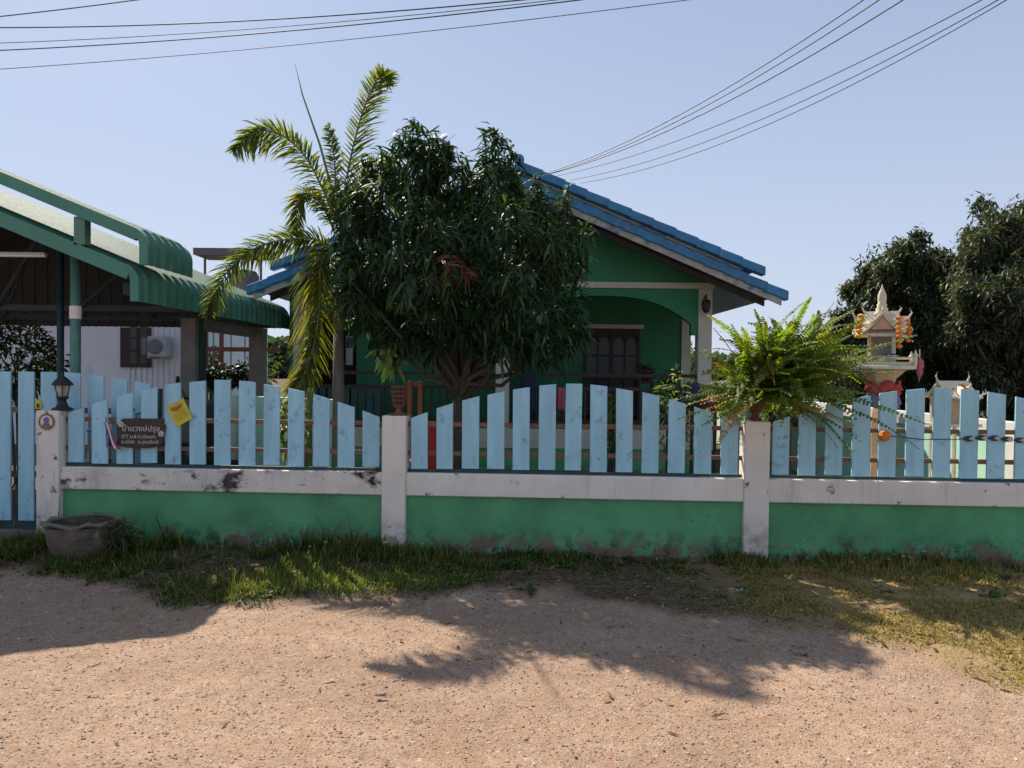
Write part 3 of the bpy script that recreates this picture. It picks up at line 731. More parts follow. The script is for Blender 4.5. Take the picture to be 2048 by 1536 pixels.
bit(762, 1402, .06, 'claydark', 'dead_leaf', 'curled brown dead leaf alone on the sunlit gravel', 'leaf')

# orange pompom, string and striped ribbon on the third bay
oc = sx_of(1769, -.04); op = W(oc, -.045, 1.055)
om = thing('orange_pompom', op, 'round orange pompom tied to the right picket panel', 'ornament')
MB().lathe([(.012, -.045), (.036, -.034), (.048, 0), (.036, .034), (.012, .045)], op, 16, wob=.25).build('ball', 'orange', om)
s2_ = sx_of(1925, -.04)
MB(WM).tube([Vector((oc+.04, -.032, 1.055)), Vector(((oc+s2_)/2, -.032, 1.028)), Vector((s2_, -.032, 1.035))], .0035, 5).build('string', 'black', om)
rb = thing('striped_ribbon', W(s2_, -.035, 1.03), 'black and white arrow striped ribbon across the rightmost pickets', 'ribbon')
for k in range(12):
    x0 = s2_ + k*.1; z = 1.04 + .008*math.sin(k)
    MB(WM).prism([(x0, z), (x0+.04, z+.022), (x0+.09, z+.022), (x0+.05, z), (x0+.09, z-.022), (x0+.04, z-.022)], -.036 - .0004*k, -.033).build('chevron', 'black' , rb)
    MB(WM).prism([(x0+.052, z), (x0+.092, z+.02), (x0+.102, z+.02), (x0+.101, z-.02), (x0+.092, z-.02)], -.0355 , -.0335).build('chevron', 'aircon', rb)

# ------------------------------------------------------------------ house
HY = 11.0; AX = .06; SL = .42
house = thing('house', (AX, HY, 0), 'green single storey house with blue two tier gable roof behind the trees', 'house')
def slopez(z0, x): return z0 - SL*abs(x - AX)
def slab(z0, half, th, y0, y1, nm, mt, side):
    x1 = AX + side*half; 
    pts = [(AX, z0), (x1, slopez(z0, x1)), (x1, slopez(z0, x1)-th), (AX, z0-th)]
    return MB().prism(pts, y0, y1).build(nm, mt, house)
ZL, ZU = 4.15, 4.315
for sd in (-1, 1):
    slab(ZL, 3.56, .05, 10.16, 18.2, 'lower_roof', 'roofblue', sd)
    slab(ZU, 3.2, .05, 10.2, 18.0, 'upper_roof', 'roofblue', sd)
    slab(ZL-.075, 3.50, .02, 10.16, HY-.002, 'soffit', 'soffit', sd)
    x1 = AX + sd*3.53; x2 = AX + sd*3.36; zb = ZL-.10
    # bargeboard under the lower edge
    MB().prism([(AX, zb), (x1, slopez(zb, x1)), (x1, slopez(zb, x1)-.10), (AX, zb-.10)], 10.12, 10.155).build('bargeboard', 'barge', house)
    # sloping brown fascia set back
    MB().prism([(AX, zb-.10), (x2, slopez(zb, x2)-.10), (x2, slopez(zb, x2)-.17), (AX, zb-.17)], 10.3, 10.34).build('inner_fascia', 'soffit', house)
    # rake cap tiles
    for z0, half, th, nn, yy in ((ZL, 3.58, .125, 13, 10.08), (ZU, 3.24, .115, 11, 10.0)):
        stp = half/nn
        for k in range(nn):
            xa = AX + sd*(k*stp); xb = AX + sd*((k+1)*stp + .03); li = .022
            pts = [(xa, slopez(z0, xa)+.005), (xb, slopez(z0, xb)+li), (xb, slopez(z0, xb)+li-th), (xa, slopez(z0, xa)+.005-th)]
            MB().prism(pts, yy + random.uniform(-.004, .004), yy+.16).build('rake_tile', 'roofblue', house, bevel=.008)
    # cement bedding between tiers
    x1 = AX + sd*3.0
    MB().prism([(AX, ZL+.025), (x1, slopez(ZL+.025, x1)), (x1, slopez(ZL+.06, x1)), (AX, ZL+.06)], 10.12, 10.5).build('tile_bedding', 'barge', house)
MB().tube([Vector((AX, 9.98, ZU+.02)), Vector((AX, 18, ZU+.02))], .07, 10).build('ridge_cap', 'roofblue', house)
XL, XM, XR = -3.08, -.14, 2.79
# gable wall above the beams
MB().prism([(XL-.1, 2.86), (XR+.08, 2.86), (XR+.08, slopez(ZL-.12, XR+.08)), (AX, ZL-.12), (XL-.1, slopez(ZL-.12, XL-.1))], HY, HY+.12).build('gable_wall', 'hgreen', house)
MB().box((XL-.1, HY-.04, 2.77), (XR+.12, HY+.13, 2.855)).build('beam', 'hcream', house)
# arches
for xa, xb in ((XM+.1, XR-.1), (XL+.1, XM-.1)):
    mid = (xa+xb)/2; hw = (xb-xa)/2; top = [(xa, 2.768), (xb, 2.768)]; arc = []
    for k in range(17):
        t = 1 - 2*k/16; arc.append((mid + hw*.93*t, 2.66 - .40*(abs(t)**2.6)))
    pts = [(xa, 2.768), (xa, 2.1), (mid-hw*.93, 2.1)] + arc[::-1] + [(mid+hw*.93, 2.1), (xb, 2.1), (xb, 2.768)]
    vs = []; fs = []
    lowr = [(xa, 2.1)] + [(mid-hw*.93, 2.1)] + arc[::-1] + [(mid+hw*.93, 2.1)] + [(xb, 2.1)]
    mbx = MB(); nn = len(lowr)
    for y in (HY, HY+.12):
        for x, z in lowr: mbx.v.append(Vector((x, y, z)))
        for x, z in lowr: mbx.v.append(Vector((x, y, 2.768)))
    for k in range(nn-1):
        mbx.f += [(k, k+1, nn+k+1, nn+k), (2*nn+k, 3*nn+k, 3*nn+k+1, 2*nn+k+1), (k, 2*nn+k, 2*nn+k+1, k+1)]
    mbx.build('arch', 'hgreen', house)
for x in (XL, XM, XR):
    MB().box((x-.1, HY-.03, -.05), (x+.1, HY+.17, 2.768)).build('column', 'hcream', house, bevel=.006)
# verandah: plinth, floor, back wall, side
MB().box((XL-.12, HY-.10, .44), (XR+.12, HY-.032, .72)).build('plinth_band', 'hcream', house)
MB().box((XL-.1, HY-.08, -.05), (XR+.1, HY+.02, .438)).build('plinth', 'green', house)
MB().box((XL-.1, HY+.02, .5), (XR+.1, 13.2, .66)).build('floor', 'concrete', house)
XW = 2.46   # back wall right end
MB().box((-.2, 13.2, .5), (1.24, 13.35, 3.0)).build('back_wall', 'hgreen', house)
MB().box((1.24, 13.2, 2.31), (2.22, 13.35, 3.0)).build('back_wall', 'hgreen', house)
MB().box((2.22, 13.2, .5), (2.94, 13.35, 3.0)).build('back_wall', 'hgreen', house)
MB().box((2.94, 13.16, .5), (3.10, 13.36, 3.0)).build('corner_post', 'hcream', house)
MB().box((-3.2, 17.5, -.1), (2.8, 17.65, 3.0)).build('rear_wall', 'hgreen', house)
MB().box((2.8, 13.36, -.1), (2.94, 17.5, 2.9)).build('side_wall', 'hgreen', house)
MB().box((-3.3, HY+.2, -.1), (-3.18, 17.5, 2.8)).build('side_wall', 'hgreen', house)
MB().box((XL, HY+.14, 2.86), (XR, 17.4, 2.9)).build('ceiling', 'soffit', house)
# left bay wall, poster
MB().box((-2.45, 11.9, .5), (-.2, 12.0, 2.86)).build('front_room_wall', 'hgreen', house)
MB().box((-3.18, 12.6, .5), (-2.45, 12.68, 2.86)).build('doorway_shade_panel', 'darkwood', house)  # dark sheet standing in for the shade inside the open recess
p0 = P(692, 672, 11.88); p1 = P(705, 730, 11.88)
cal = thing('wall_calendar', (p0.x, 11.88, p1.z), 'small white and blue calendar hanging on the green wall beside the palm', 'calendar')
MB().box((p0.x, 11.885, p1.z), (p1.x, 11.898, p0.z)).build('sheet', 'aircon', cal)
MB().box((p0.x+.01, 11.878, p0.z-.19), (p1.x-.01, 11.884, p0.z-.03)).build('picture', 'flagblue', cal)
# window pair with arched lights in the back wall
def window(x0, x1, z0, z1):
    w = MB(); w.box((x0-.06, 13.15, z1), (x1+.06, 13.2, z1+.07)).build('lintel', 'hcream', house)
    fr = MB()
    for a, b in ((x0, x0+.05), (x1-.05, x1), ((x0+x1)/2-.03, (x0+x1)/2+.03)): fr.box((a, 13.17, z0), (b, 13.24, z1))
    fo = MB().box((x0, 13.17, z0), (x0+.05, 13.24, z1)).build('window', 'darkwood', house)
    MB().box((x1-.05, 13.17, z0), (x1, 13.24, z1)).build('frame', 'darkwood', fo)
    MB().box(((x0+x1)/2-.03, 13.17, z0), ((x0+x1)/2+.03, 13.24, z1)).build('frame', 'darkwood', fo)
    for zz, hh in ((z0, .05), (z1-.12, .12), (z0+.62, .04), (z0+1.02, .035)):
        MB().box((x0+.05, 13.175, zz), (x1-.05, 13.235, zz+hh)).build('frame', 'darkwood', fo)
    for a, b in ((x0+.05, (x0+x1)/2-.03), ((x0+x1)/2+.03, x1-.05)):
        m_ = (a+b)/2
        MB().box((m_-.015, 13.18, z0+.05), (m_+.015, 13.23, z1-.12)).build('muntin', 'darkwood', fo)
        for c, d in ((a, m_-.015), (m_+.015, b)):
            MB().box((c, 13.205, z0+.66), (d, 13.212, z0+1.02)).build('pane', 'glass', fo)
            hw = (d-c)/2
            MB().prism([(c, z0+1.055), (d, z0+1.055), (d, z0+1.25), (c+1.6*hw, z0+1.33), (c+hw, z0+1.36), (c+.4*hw, z0+1.33), (c, z0+1.25)], 13.205, 13.212).build('pane', 'glass', fo)
    MB().box((x0+.05, 13.215, z0+.05), (x1-.05, 13.235, z1-.12)).build('backing', 'darkwood', fo)
window(1.24, 2.22, .80, 2.31)
# railing
for xa, xb, mt in ((XM+.1, XR-.1, 'darkwood'), (XL+.1, XM-.1, 'darkwood')):
    for z in (1.48, .80, 1.28): MB().box((xa, HY+.02, z), (xb, HY+.09, z+.05)).build('railing', mt, house)
    k = xa + .06; i = 0
    while k < xb - .06:
        MB().box((k, HY+.035, .851), (k+(.085 if xa < -1 and k < -1.9 else .035), HY+.07, 1.279)).build('baluster', 'tealbar' if (xa < -1 and k < -1.9) else mt, house)
        k += .115
# lamp on the right column
lq = P(1409, 605, HY-.06)
wl = thing('porch_lamp', lq, 'small dark wall lamp on the cream verandah column', 'lamp')
MB().tube([lq + Vector((0, .05, .05)), lq + Vector((0, -.08, .10)), lq + Vector((0, -.10, .03))], .012, 6).build('arm', 'black', wl)
MB().lathe([(.05, .03), (.07, -.02), (.055, -.12), (.02, -.16)], lq + Vector((0, -.10, 0)), 8).build('shade', 'black', wl)

# clutter kept behind the verandah railing
def pot_plant(x, y, z, r, label, cols, n=90, L=.22, mt='clay'):
    c = Vector((x, y, z)); t = thing('potted_plant', c, label, 'plant', 'potted plants on the verandah')
    MB().lathe([(r*.7, 0), (r, r*1.5), (r*1.12, r*1.55), (r*1.1, r*1.8), (r*.9, r*1.75)], c, 12).build('pot', mt, t, smooth=True)
    b = np.array(c + Vector((0, 0, r*1.6))) + rng.normal(size=(n, 3))*[.05, .04, .06]; d = rand_unit(n)*[1, 1, .5] + [0, 0, .5]
    ribbons('leaves', b, d, rand_unit(n)*.4 + [0, 0, 1], rng.uniform(.5, 1, n)*L, .03, .5, palette(n, cols), 'shrub', t, kind='stuff')
DG = [(.03,.07,.025),(.05,.10,.03),(.04,.05,.03)]; RG = [(.10,.03,.035),(.05,.08,.03)]; PK = [(.35,.1,.15),(.06,.09,.03)]
for x, z, r, lb, cols, mt in ((.25, .70, .10, 'dark leaved pot plant just right of the middle column', DG, 'claydark'),
        (.65, 1.00, .07, 'reddish leaved pot plant left of the verandah centre', RG, 'clay'),
        (1.0, .72, .10, 'low dark pot plant under the verandah arch', DG, 'black'),
        (1.30, 1.02, .07, 'pink flowered pot plant under the arch', PK, 'aircon'),
        (1.62, .74, .11, 'bushy pot plant below the verandah window', DG, 'clay'),
        (2.0, 1.42, .09, 'terracotta pot plant raised at the window corner', RG, 'clay'),
        (2.35, 1.30, .08, 'small pot plant near the right verandah end', DG, 'claydark')):
    sh = thing('plant_stand', (x, HY+.35, .66), 'dark wooden stand under the ' + lb.split(' pot plant')[0].split(' pot')[0] + ' plant ' + ' '.join(lb.split(' ')[-3:]), 'stand', 'plant stands on the verandah') if z > .9 else None
    if sh: 
        MB().box((x-.12, HY+.24, z-.04), (x+.12, HY+.46, z-.001)).build('top', 'darkwood', sh)
        for a in (-.1, .1):
            for b in (.26, .44): MB().box((x+a-.012, HY+b-.012, .66), (x+a+.012, HY+b+.012, z-.04)).build('leg', 'darkwood', sh)
    pot_plant(x, HY+.35, z if z > .9 else .66, r, lb, cols, mt=mt)
def hung(px0, px1, py0, py1, Z, mt, nm, lb, cat):
    a = P(px0, py1, Z); b = P(px1, py0, Z); vs = []; nx_, nz_ = 7, 8
    for i in range(nx_):
        for j in range(nz_):
            u, v = i/(nx_-1), j/(nz_-1)
            vs.append((a.x+(b.x-a.x)*u, Z + .02*math.sin(u*14+v*2)*(1-v*.5), a.z+(b.z-a.z)*v))
    mb = MB().add(vs, [(i*nz_+j, (i+1)*nz_+j, (i+1)*nz_+j+1, i*nz_+j+1) for i in range(nx_-1) for j in range(nz_-1)])
    o = solo(mb, nm, mt, (a.x, Z, a.z), lb, cat, smooth=True)
    md = o.modifiers.new('thickness', 'SOLIDIFY'); md.thickness = .006
hung(1042, 1072, 742, 830, 10.97, 'navy', 'blue_cloth', 'dark blue cloth hanging over the verandah railing', 'cloth')
hung(1115, 1130, 775, 822, 10.97, 'pink', 'pink_cloth', 'narrow pink cloth hanging over the verandah railing', 'cloth')

# seat covers: navy and maroon domes seen above the pickets
def domed(px, py, Z, rx, rz, mt, nm, lb, cat, tilt=0):
    c = P(px, py, Z); prof = []
    t = thing(nm, (c.x, Z, 0), lb, cat)
    ring = [(rx*math.cos(q*math.pi/18), rz*math.sin(q*math.pi/18)) for q in range(0, 10)]
    base = c.z - rz
    MB(Matrix.Translation((c.x, Z, base)) @ Matrix.Rotation(tilt, 4, 'Y')).lathe([(rx*.9, -.02)] + ring[:-1] + [(.01, rz)], (0, 0, 0), 22, wob=.04).build('canopy', mt, t, smooth=True)
    for q in range(8):
        a_ = q*math.pi/4
        MB(Matrix.Translation((c.x, Z, base)) @ Matrix.Rotation(tilt, 4, 'Y')).tube([Vector((r*1.012*math.cos(a_), r*1.012*math.sin(a_), z*1.012)) for r, z in ring[:-1]], .003, 4).build('rib', 'black', t)
    MB().tube([Vector((c.x, Z, 0)), Vector((c.x, Z, base+.1))], .018, 8).build('pole', 'black', t)
domed(1385, 764, 8.0, .19, .26, 'navy', 'folded_umbrella', 'navy blue domed umbrella cover behind the middle picket panel', 'umbrella')
domed(1431, 784, 7.5, .17, .17, 'maroon', 'folded_umbrella', 'maroon domed umbrella cover beside the navy one under the fern', 'umbrella', R(8))

# red plastic chair and orange post inside the fence
def box_thing(nm, lb, cat, boxes, loc):
    t = thing(nm, loc, lb, cat)
    for pn, mt, a, b in boxes: MB().box(a, b).build(pn, mt, t)
    return t
q = P(862, 850, 7.6); x, y = q.x, q.y
t = thing('red_chair', (x, y, 0), 'red plastic chair seen between the pickets right of the middle post', 'chair')
MB().box((x-.22, y-.22, .42), (x+.22, y+.22, .45)).build('seat', 'redplastic', t)
MB().prism([(x-.21, .46), (x+.21, .46), (x+.19, .98), (x+.12, 1.02), (x-.12, 1.02), (x-.19, .98)], y+.2, y+.225).build('backrest', 'redplastic', t)
for a in (-.2, .2):
    for b in (-.2, .2): MB().tube([Vector((x+a*1.1, y+b*1.1, 0)), Vector((x+a*.9, y+b*.9, .42))], .018, 6).build('leg', 'redplastic', t)
    MB().box((x+a-.02, y-.2, .62), (x+a+.02, y+.2, .65)).build('armrest', 'redplastic', t)
q = P(830, 762, 7.9); x, y, z = q.x, q.y, q.z
t = thing('orange_timber_frame', (x, y, 0), 'orange brown timber upright frame behind the middle post pot', 'frame')
for a in (-.055, .055): MB().box((x+a-.022, y-.025, 0), (x+a+.022, y+.025, z)).build('upright', 'orangewood', t)
for zz in (.5, 1.0, z-.06): MB().box((x-.033, y-.012, zz), (x+.033, y+.012, zz+.045)).build('crosspiece', 'orangewood', t)

# ------------------------------------------------------------------ carport
CF = 6.9
cpt = thing('carport', P(150, 745, CF) * 1, 'green steel carport with two tier roof and curled eaves', 'carport')
cpt.location.z = 0
EX_ = -3.40            # x of the lower curl start
def fascia_profile(p_out, p_in):
    return p_out, p_in
def curl(x0, z0, slope, drop, rad, n=9):
    """roof edge line: straight slope, then bending down to vertical; returns points from the bend start"""
    pts = []; a0 = math.atan(slope)
    for k in range(n+1):
        a = a0 + (math.pi/2 - a0)*k/n
        pts.append((x0 + rad*(math.sin(a) - math.sin(a0)), z0 - rad*(math.cos(a0) - math.cos(a))))
    pts.append((pts[-1][0], pts[-1][1] - drop)); return pts
SLC = .405
def roof_tier(xb, zb, rad, drop, ftop, y0, y1, xl, pitch, nm, wf):
    """xb,zb bend start of the outer surface; ftop thickness of fascia"""
    out = [(xl, zb + (xb - xl)*SLC)] + curl(xb, zb, SLC, drop, rad)
    # fascia: same line offset inward
    inner = [(xl, out[0][1]-ftop)] + [(x - (wf if k > 4 else wf*k/5), z - ftop*(1 - min(1, k/6))) for k, (x, z) in enumerate(out[1:])]
    mb = MB(); n = len(out)
    mb.v += [Vector((x, y0, z)) for x, z in out] + [Vector((x, y0, z)) for x, z in inner] + [Vector((x, y0+.05, z)) for x, z in out] + [Vector((x, y0+.05, z)) for x, z in inner]
    for k in range(n-1):
        mb.f += [(k, k+1, n+k+1, n+k), (2*n+k, 3*n+k, 3*n+k+1, 2*n+k+1), (k, 2*n+k, 2*n+k+1, k+1), (n+k, n+k+1, 3*n+k+1, 3*n+k)]
    mb.f += [(n-1, 2*n-1, 4*n-1, 3*n-1)]
    mb.build('fascia', 'cfascia', cpt)
    # flat top strip on fascia
    # sheets with raised ribs
    y = y0 + .052; w = pitch*4
    while y < y1 - .02:
        ye = min(y + w - .004, y1); ys = []; yy = y
        while yy < ye - 1e-6:
            for dy, h in ((0, 0), (.30, 0), (.5, .022), (.70, 0)):
                if yy + dy*pitch < ye: ys.append((yy + dy*pitch, h))
            yy += pitch
        ys.append((ye, 0)); mb = MB(); nn = len(out); mt = 'cgreen'
        for yv, h in ys:
            for k, (x, z) in enumerate(out):
                x2, z2 = (x, z)
                a = math.atan(SLC) if k == 0 else (math.atan(SLC) + (math.pi/2-math.atan(SLC))*min(1, (k-1)/9))
                mb.v.append(Vector((x2 + math.sin(a)*(h-.004), yv, z2 + math.cos(a)*(h-.004))))
        mb.f = [(i*nn+k, (i+1)*nn+k, (i+1)*nn+k+1, i*nn+k+1) for i in range(len(ys)-1) for k in range(nn-1)]
        o = mb.build('roof_sheet', mt, cpt)
        md = o.modifiers.new('thickness', 'SOLIDIFY'); md.thickness = .006
        y += w
# lower tier (bend start seen at (258,535)), upper tier (bend start at (275,456))
q = P(252, 528, CF); roof_tier(q.x, q.z, .18, .17, .135, CF, 11.6, -7.6, .185, 'lower', .075)
q2 = P(272, 456, CF); roof_tier(q2.x, q2.z, .19, .16, .115, CF-.03, CF+.95, -7.6, .17, 'upper', .075)
lowz = lambda x: q.z + (q.x - x)*SLC
upz = lambda x: q2.z + (q2.x - x)*SLC
# underside lining, rafters, purlins, posts
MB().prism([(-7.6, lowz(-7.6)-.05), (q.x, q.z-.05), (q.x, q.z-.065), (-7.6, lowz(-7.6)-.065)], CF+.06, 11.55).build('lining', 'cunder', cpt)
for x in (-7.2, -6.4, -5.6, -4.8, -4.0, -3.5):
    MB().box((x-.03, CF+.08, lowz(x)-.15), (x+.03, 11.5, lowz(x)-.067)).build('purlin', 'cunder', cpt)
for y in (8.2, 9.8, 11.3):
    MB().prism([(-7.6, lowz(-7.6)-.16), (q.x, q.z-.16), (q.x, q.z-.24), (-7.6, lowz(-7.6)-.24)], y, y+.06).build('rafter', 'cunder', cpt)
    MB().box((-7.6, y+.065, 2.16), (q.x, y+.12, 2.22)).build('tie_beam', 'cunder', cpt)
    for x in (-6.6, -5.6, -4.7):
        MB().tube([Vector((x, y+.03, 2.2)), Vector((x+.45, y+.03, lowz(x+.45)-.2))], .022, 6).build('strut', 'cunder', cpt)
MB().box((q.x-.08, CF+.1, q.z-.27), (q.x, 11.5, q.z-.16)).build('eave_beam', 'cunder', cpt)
pp = P(151, 700, CF+.25); MB().tube([Vector((pp.x, CF+.25, 0)), Vector((pp.x, CF+.25, lowz(pp.x)-.10))], .046, 14).build('post', 'csteel', cpt, smooth=True)
MB().tube([Vector((pp.x, CF+.25, 2.0)), Vector((pp.x, CF+.25, 2.12))], .052, 14).build('collar', 'cream', cpt)
pa = P(161, 470, CF+.02); MB().box((pa.x-.05, CF-.0, lowz(pa.x)-.0), (pa.x+.05, CF+.1, upz(pa.x)-.11)).build('king_post', 'csteel', cpt)
pb = P(121, 700, 8.1); MB().tube([Vector((pb.x, 8.1, 0)), Vector((pb.x, 8.1, lowz(pb.x)-.16))], .035, 10).build('post', 'tealbar', cpt, smooth=True)
for px, Z_, w, mt in ((383, 9.0, .085, 'column'), (400, 9.1, .04, 'tealbar'), (516, 11.0, .10, 'column')):
    pz = P(px, 700, Z_)
    MB().box((pz.x-w, Z_-.1, 0), (pz.x+w, Z_+.1, 2.13)).build('rear_column', mt, cpt)
MB().box((P(383, 700, 9.0).x, 9.1, 2.0), (P(383, 700, 9.0).x+.1, 11.4, 2.14)).build('rear_beam', 'column', cpt)
RGX = -6.4     # ridge; the far slope drops to the left
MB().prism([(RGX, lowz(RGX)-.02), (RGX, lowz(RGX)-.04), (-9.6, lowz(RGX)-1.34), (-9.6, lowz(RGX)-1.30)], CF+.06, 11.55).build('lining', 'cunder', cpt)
w0 = -9.6; kk = 0
while w0 < q.x + .05:       # corrugated infill across the back gable
    w1 = w0 + .38; tz = lambda x: (lowz(x) if x > RGX else lowz(RGX) - (RGX-x)*.405) - .075
    mb = MB(); zb = 2.16
    for j in range(4):
        xa = w0 + j*.095
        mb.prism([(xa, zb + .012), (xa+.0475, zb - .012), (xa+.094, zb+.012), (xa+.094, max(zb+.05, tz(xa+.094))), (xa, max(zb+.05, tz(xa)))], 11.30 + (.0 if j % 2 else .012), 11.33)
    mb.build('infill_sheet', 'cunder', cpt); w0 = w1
# fluorescent batten and bright gap
fb = P(0, 511, 7.3); fb2 = P(92, 513, 7.3)
ft = thing('batten_light', (fb.x, 7.3, fb.z), 'unlit white batten lamp under the carport roof', 'lamp')
MB().box((fb.x, 7.28, fb.z-.012), (fb2.x, 7.32, fb.z+.012)).build('tube', 'white', ft); MB().box((fb.x, 7.27, fb.z+.012), (fb2.x, 7.33, fb.z+.03)).build('housing', 'aircon', ft)

# ------------------------------------------------------------------ neighbour's white house seen through the carport
NY = 15.0
na, nb_ = P(70, 700, NY), P(372, 700, NY)
nh = thing('white_house', (na.x, NY, 0), 'white walled neighbouring house seen through the carport', 'house')
def at(px, py, Z): q = P(px, py, Z); return q.x, q.z
x0, zt = at(70, 612, NY); x1, _ = at(372, 700, NY)
MB().box((x0-4, NY, -.1), (x1, NY+5, zt+.25)).build('wall', 'lav', nh)
MB().prism([(x0-4.4, zt+.25), (x1+.25, zt+.25), (x1+.25, zt+.34), (x0-4.4, zt+.34)], NY-.5, NY+5.4).build('roof', 'csheet', nh)
k = x1 - 1.15
while k < x1 - .02:
    MB().box((k, NY-.022, 0), (k+.045, NY-.001, 2.42)).build('cladding_rib', 'lav', nh); k += .11
wx0, wz1 = at(243, 655, NY); wx1, wz0 = at(304, 735, NY)
fo = MB().box((wx0, NY-.05, wz0), (wx1, NY-.005, wz1)).build('window', 'darkwood', nh)
for i in range(2):
    for j in range(3):
        a = wx0+.3*(wx1-wx0) + i*.23*(wx1-wx0)*1.45 ; MB().box((a+.02, NY-.058, wz0+.08+j*.26), (a+.15, NY-.051, wz0+.30+j*.26)).build('pane', 'glass', fo)
ax, az = at(328, 694, NY)
ac = thing('air_conditioner', (ax, NY-.3, az), 'grey outdoor air conditioner unit on the neighbouring white wall', 'air conditioner')
MB().box((ax-.17, NY-.34, az-.2), (ax+.19, NY-.06, az+.2)).build('case', 'aircon', ac, bevel=.01)
MB(Matrix.Translation((ax-.02, NY-.345, az)) @ Matrix.Rotation(R(90), 4, 'X')).lathe([(.14, 0), (.15, .01), (.12, .02)], (0, 0, 0), 20).build('fan_grille', 'greyprint', ac)
MB().box((ax-.28, NY-.345, az-.16), (ax-.18, NY-.08, az+.17)).build('side_cover', 'greyprint', ac)
for d in (-.14, .14): MB().prism([(ax+d-.015, az-.23), (ax+d+.015, az-.23), (ax+d+.015, az-.205), (ax+d-.015, az-.205)], NY-.36, NY-.002).build('bracket', 'aircon', ac)

# red steel fence frame and far canopy and tank seen past the carport
fy = 14.0; r0 = P(404, 697, fy); r1 = P(560, 697, fy)
rf = thing('rust_red_frame', (r0.x, fy, 0), 'rust red steel frame behind the carport columns', 'frame')
MB().box((r0.x, fy-.04, r0.z-.05), (r1.x, fy+.04, r0.z+.03)).build('rail', 'rust', rf)
for px in (443, 412): q5 = P(px, 700, fy); MB().box((q5.x-.03, fy-.035, 0), (q5.x+.03, fy+.035, 2.6)).build('upright', 'rust', rf)
for px in (427, 462, 490): q5 = P(px, 700, fy); MB().tube([Vector((q5.x, fy, 0)), Vector((q5.x, fy, 2.5))], .012, 5).build('rod', 'column', rf)
cy = 24.0; c0 = P(402, 509, cy); c1 = P(548, 509, cy)
cn = thing('rooftop_canopy', (c0.x, cy, 0), 'thin dark flat canopy on slim posts beyond the palm frond', 'canopy')
MB().box((c0.x, cy-.6, c0.z-.09), (c1.x, cy+.6, c0.z+.12)).build('roof', 'tank', cn)
for px in (410, 470, 522): q5 = P(px, 520, cy); MB().box((q5.x-.03, cy-.03, 0), (q5.x+.03, cy+.03, c0.z-.09)).build('post', 'tank', cn)
tk = P(489, 575, cy)
tt = thing('water_tank', (tk.x, cy, 0), 'round grey water tank top under the far canopy', 'tank')
tzt = P(489, 540, cy).z
MB().lathe([(.45, tzt-1.3), (.45, tzt-.2), (.36, tzt-.05), (.12, tzt)], (tk.x, cy-.02, 0), 22).build('barrel', 'tank', tt, smooth=True)
for a in (-.4, .4):
    for b in (-.3, .3): MB().tube([Vector((tk.x+a, cy+b, 0)), Vector((tk.x+a, cy+b, tzt-1.3))], .04, 6).build('leg', 'tank', tt)

# motorcycle parked under the carport, handlebar showing over the pickets
mx = P(350, 760, 8.0).x; my = 8.0
mc = thing('motorcycle', (mx, my, 0), 'dark motorcycle parked under the carport behind the yellow paper', 'motorcycle')
for dx, pn in ((-.62, 'rear_wheel'), (.60, 'front_wheel')):
    MW = Matrix.Translation((mx+dx, my, .29)) @ Matrix.Rotation(R(90), 4, 'X')
    w_ = MB(MW); vs = []; n = 22
    for k in range(n):
        a = 2*math.pi*k/n
        for q in range(6):
            b = 2*math.pi*q/6; rr = .255 + .04*math.cos(b); w_.v.append(Vector((rr*math.cos(a), rr*math.sin(a), .04*math.sin(b))))
    w_.f = [(k*6+q, k*6+(q+1) % 6, ((k+1) % n)*6+(q+1) % 6, ((k+1) % n)*6+q) for k in range(n) for q in range(6)]
    wo_ = w_.build(pn, 'rubber', mc, smooth=True)
    for k in range(5):
        a = 2*math.pi*k/5
        MB(MW).tube([Vector((0, 0, 0)), Vector((.22*math.cos(a), .22*math.sin(a), 0))], .014, 5).build('spoke', 'aircon', wo_)
MB().prism([(mx-.70, .82), (mx-.2, .80), (mx+.12, .74), (mx+.1, .64), (mx-.3, .66), (mx-.72, .72)], my-.13, my+.13).build('seat', 'rubber', mc, bevel=.02)
MB().prism([(mx-.6, .70), (mx+.1, .62), (mx+.2, .40), (mx-.1, .30), (mx-.45, .42)], my-.11, my+.11).build('body', 'black', mc, bevel=.02)
MB().prism([(mx+.28, 1.22), (mx+.40, 1.18), (mx+.50, .95), (mx+.42, .55), (mx+.3, .35), (mx+.22, .5), (mx+.30, .85), (mx+.22, 1.05)], my-.14, my+.14).build('front_cowl', 'black', mc, bevel=.03)
MB().tube([Vector((mx+.3, my, 1.12)), Vector((mx+.60, my, .29))], .025, 6).build('fork', 'black', mc)
MB().tube([Vector((mx+.10, my-.33, 1.20)), Vector((mx+.2, my-.2, 1.24)), Vector((mx+.28, my, 1.20)), Vector((mx+.2, my+.2, 1.24)), Vector((mx+.10, my+.33, 1.20))], .014, 6).build('handlebar', 'black', mc)
for sgn in (-1, 1):
    MB().tube([Vector((mx+.2, my+sgn*.2, 1.24)), Vector((mx+.16, my+sgn*.26, 1.38))], .006, 5).build('mirror_stem', 'black', mc)
    MB(Matrix.Translation((mx+.15, my+sgn*.27, 1.42)) @ Matrix.Rotation(R(90), 4, 'Y')).lathe([(.03, -.01), (.05, 0), (.03, .01)], (0, 0, 0), 12).build('mirror', 'black', mc)

